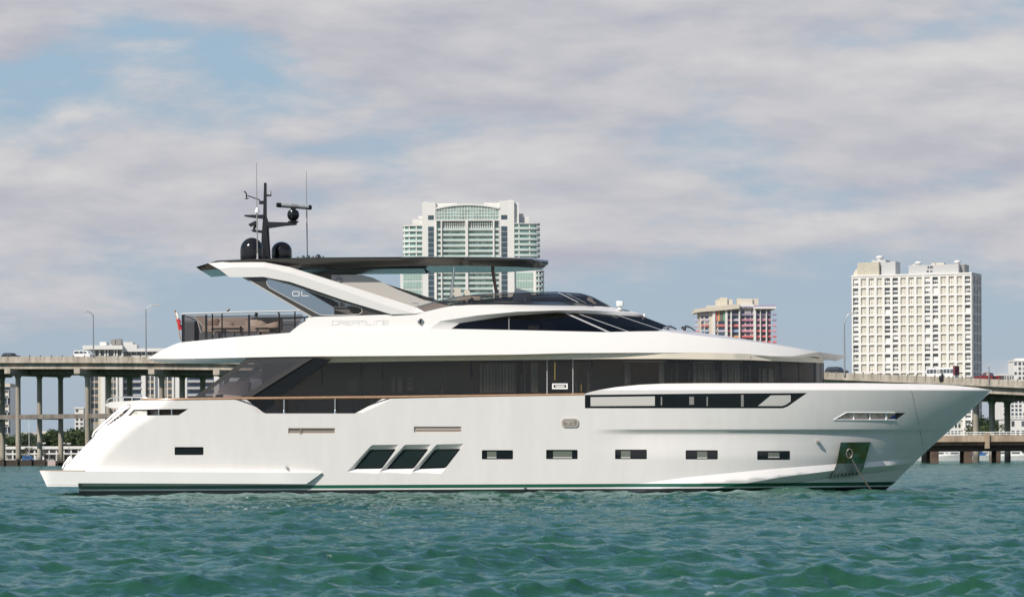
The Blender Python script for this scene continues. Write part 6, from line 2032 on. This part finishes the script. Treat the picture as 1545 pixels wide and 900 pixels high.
# ------------------------------------------------------------------ loose furniture on the flybridge
FZ = NP(400, 505, 1.5).z
def lounger(px, label, tint):
    o_ = NP(px, 505, 1.4); o_.z = FZ
    e = empty('deck_sofa', o_, label, 'sofa', 'sofas on the flybridge aft deck')
    z0 = FZ
    b = MB(); b.rbox((o_.x, o_.y, z0 + .22), (1.5, .9, .22), .06); b.build('seat', [tint], e)
    b = MB(); b.rbox((o_.x + .1, o_.y + .5, z0 + .42), (1.4, .25, .46), .08); b.build('backrest', [tint], e)
    for dx, dy in ((-.65, -.36), (.65, -.36), (-.65, .4), (.65, .4)):
        b = MB(); b.tube([(o_.x + dx, o_.y + dy, z0), (o_.x + dx, o_.y + dy, z0 + .14)], .025, 0, 8); b.build('leg', [M['steel']], e)
    return e, o_
for px, lb in ((338, 'taupe sofa behind the aft part of the glass balustrade'), (392, 'taupe sofa behind the forward part of the glass balustrade')):
    lounger(px, lb, M['taupe'])
def cushion(px, py, bb_, w, h, tilt, label, m):
    c = NP(px, py, bb_)
    b = MB(); n = 8; vs, fs = [], []
    for i in range(n + 1):
        for j in range(n + 1):
            u, v = i / n * 2 - 1, j / n * 2 - 1
            k = (1 - abs(u) ** 3) * (1 - abs(v) ** 3)
            for sd_ in (0, 1):
                pass
            vs.append((u * w / 2 * (1 - .08 * v * v), -.13 * math.sqrt(max(0, k)), v * h / 2 * (1 - .08 * u * u)))
    m2 = len(vs); vs += [(p[0], -p[1], p[2]) for p in vs]
    for i in range(n):
        for j in range(n):
            a = i * (n + 1) + j
            q = (a, a + 1, a + n + 2, a + n + 1)
            fs += [q, tuple(m2 + t for t in reversed(q))]
    R = Matrix.Rotation(tilt, 3, 'Y') @ Matrix.Rotation(-.35, 3, 'X')
    vs = [c + R @ Vector(p) for p in vs]
    b.add(vs, fs, 0, True)
    tag(b.build('cushion', [m], origin=(c.x, c.y, c.z - h / 2)), label, 'cushion', 'cushions on the flybridge sofas')
pinkc = mat('blush_cushion', (.46, .38, .33), .9); lightc = mat('pale_cushion', (.58, .52, .47), .9)
cushion(341, 492, 1.25, .55, .42, .25, 'taupe cushion on the aft sofa behind the balustrade', M['taupe'])
cushion(322, 489, 1.1, .5, .36, -.3, 'brown cushion at the aft end of the aft sofa', mat('brown_cushion', (.25, .19, .16), .9))
cushion(384, 490, 1.25, .46, .44, .05, 'pale upright cushion right of the black balustrade post', lightc)
cushion(398, 489.5, 1.3, .42, .4, .3, 'taupe cushion next to the pale upright one', M['taupe'])
cushion(406, 494.5, 1.7, .62, .32, -.35, 'pale cushion lying at the forward end of the sofa', lightc)
cushion(413, 492.5, 1.9, .44, .3, -.3, 'small blush cushion propped in front of the pale lying one', pinkc)
# low tables and stools
def table(px, bb_, w, label, h=.20):
    o_ = NP(px, 505, bb_); o_.z = FZ
    e = empty('low_table', o_, label, 'table', 'low tables on the flybridge aft deck')
    b = MB(); b.rbox((o_.x, o_.y, FZ + h), (w, .6, .045), .05); b.build('table_top', [M['cream']], e)
    for sx in (-1, 1):
        b = MB(); b.tube([(o_.x + sx * w * .42, o_.y - .25, FZ), (o_.x + sx * w * .40, o_.y - .25, FZ + h)], .02, 0, 6); b.tube([(o_.x + sx * w * .42, o_.y + .25, FZ), (o_.x + sx * w * .40, o_.y + .25, FZ + h)], .02, 0, 6); b.build('leg', [M['white']], e)
table(330, 2.2, .5, 'small cream table at the aft end of the flybridge deck'); table(352, 2.25, .75, 'cream table in the middle of the flybridge deck'); table(404, 2.3, .9, 'long cream table at the forward end of the flybridge deck')
# folded parasol leaning at the stern
ps = empty('leaning_parasol', NP(308, 505, .6), 'grey fabric windbreak with white struts at the stern rail', 'windbreak')
b = MB(); q = [NP(x, y, .6) for x, y in ((292, 476), (309, 477), (312, 498))]; b.add(q + [v + Vector((0, .03, 0)) for v in q], [(0, 1, 2), (3, 5, 4), (0, 3, 4, 1), (1, 4, 5, 2), (2, 5, 3, 0)]); b.build('cloth', [M['taupe']], ps)
b = MB(); b.tube([NP(292, 476, .6), NP(312, 498, .6)], .022, 0, 6); b.tube([NP(298, 484, .6), NP(303.5, 503, .6)], .022, 0, 6); b.build('strut', [M['white']], ps)
# helm seats and console
for px, pyt, lb, bb_ in ((693.5, 433.5, 'cream helm seat, the taller one beside the steel pole', 1.9), (707.5, 437, 'cream helm seat, the lower one right of the taller seat', 1.7)):
    o_ = NP(px, 466, bb_); t = NP(px, pyt, bb_)
    e = empty('helm_chair', o_, lb, 'seat', 'helm seats on the flybridge')
    b = MB(); h = t.z - o_.z
    pr = [(o_.x - .17, o_.z + .42), (o_.x - .20, o_.z + h * .75), (o_.x - .16, t.z - .04), (o_.x - .08, t.z), (o_.x + .02, t.z - .03), (o_.x + .07, o_.z + h * .72), (o_.x + .12, o_.z + .45)]
    b.prism(pr, o_.y - .26, o_.y + .26, 0, True); b.build('backrest', [M['cream']], e)
    b = MB(); b.rbox((o_.x + .18, o_.y, o_.z + .38), (.55, .52, .14), .06); b.build('seat', [M['cream']], e)
    b = MB(); b.lathe((o_.x + .12, o_.y, o_.z), [(.18, -.02), (.07, .04), (.06, .32)], 0, 12); b.build('pedestal', [M['steelb']], e)
cs = empty('helm_console', NP(775, 455, 0), 'white helm console hood behind the flybridge windscreen', 'console')
b = MB(); pl = [NP(x, y, 0) for x, y in ((772, 456), (779, 436.4), (783, 436.8), (800, 441.8), (806, 456))]; b.prism([(p.x, p.z) for p in pl], YC - .8, YC + .8); b.build('hood', [M['white']], cs)
b = MB(); pl = [NP(x, y, 0) for x, y in ((771.6, 452), (777, 439), (778, 439.4), (773, 452))]; b.prism([(p.x, p.z) for p in pl], YC - .6, YC + .6); b.build('display', [M['black']], cs)

# ------------------------------------------------------------------ anchor chain
a = NP(1282, 685, float(pk_b(np.array([1282.]), np.array([685.]))[0]) + .05); z_ = NP(1318, 743, 1.6)
b = MB(); n = 34
def chain_pt(t): return a.lerp(z_, t) + Vector((0, 0, -.10 * math.sin(math.pi * t)))
for k in range(n):
    p = chain_pt(k / (n - 1)); d = (chain_pt(min(1, (k + .5) / (n - 1))) - chain_pt(max(0, (k - .5) / (n - 1)))).normalized()
    s1 = d.cross(Vector((0, 1, 0))).normalized(); s2 = d.cross(s1).normalized()
    sd_ = s1 if k % 2 else s2
    L = .046; W = .024
    b.tube([p + d * L * math.cos(t) + sd_ * W * math.sin(t) for t in np.linspace(0, 2 * math.pi, 10, endpoint=False)], .009, 0, 5, closed=True)
tag(b.build('anchor_chain', [mat('galvanised_chain', (.20, .185, .165), .6, metal=.3)], origin=(z_.x, z_.y, 0)), 'galvanised anchor chain running from the bow pocket down into the water', 'chain')
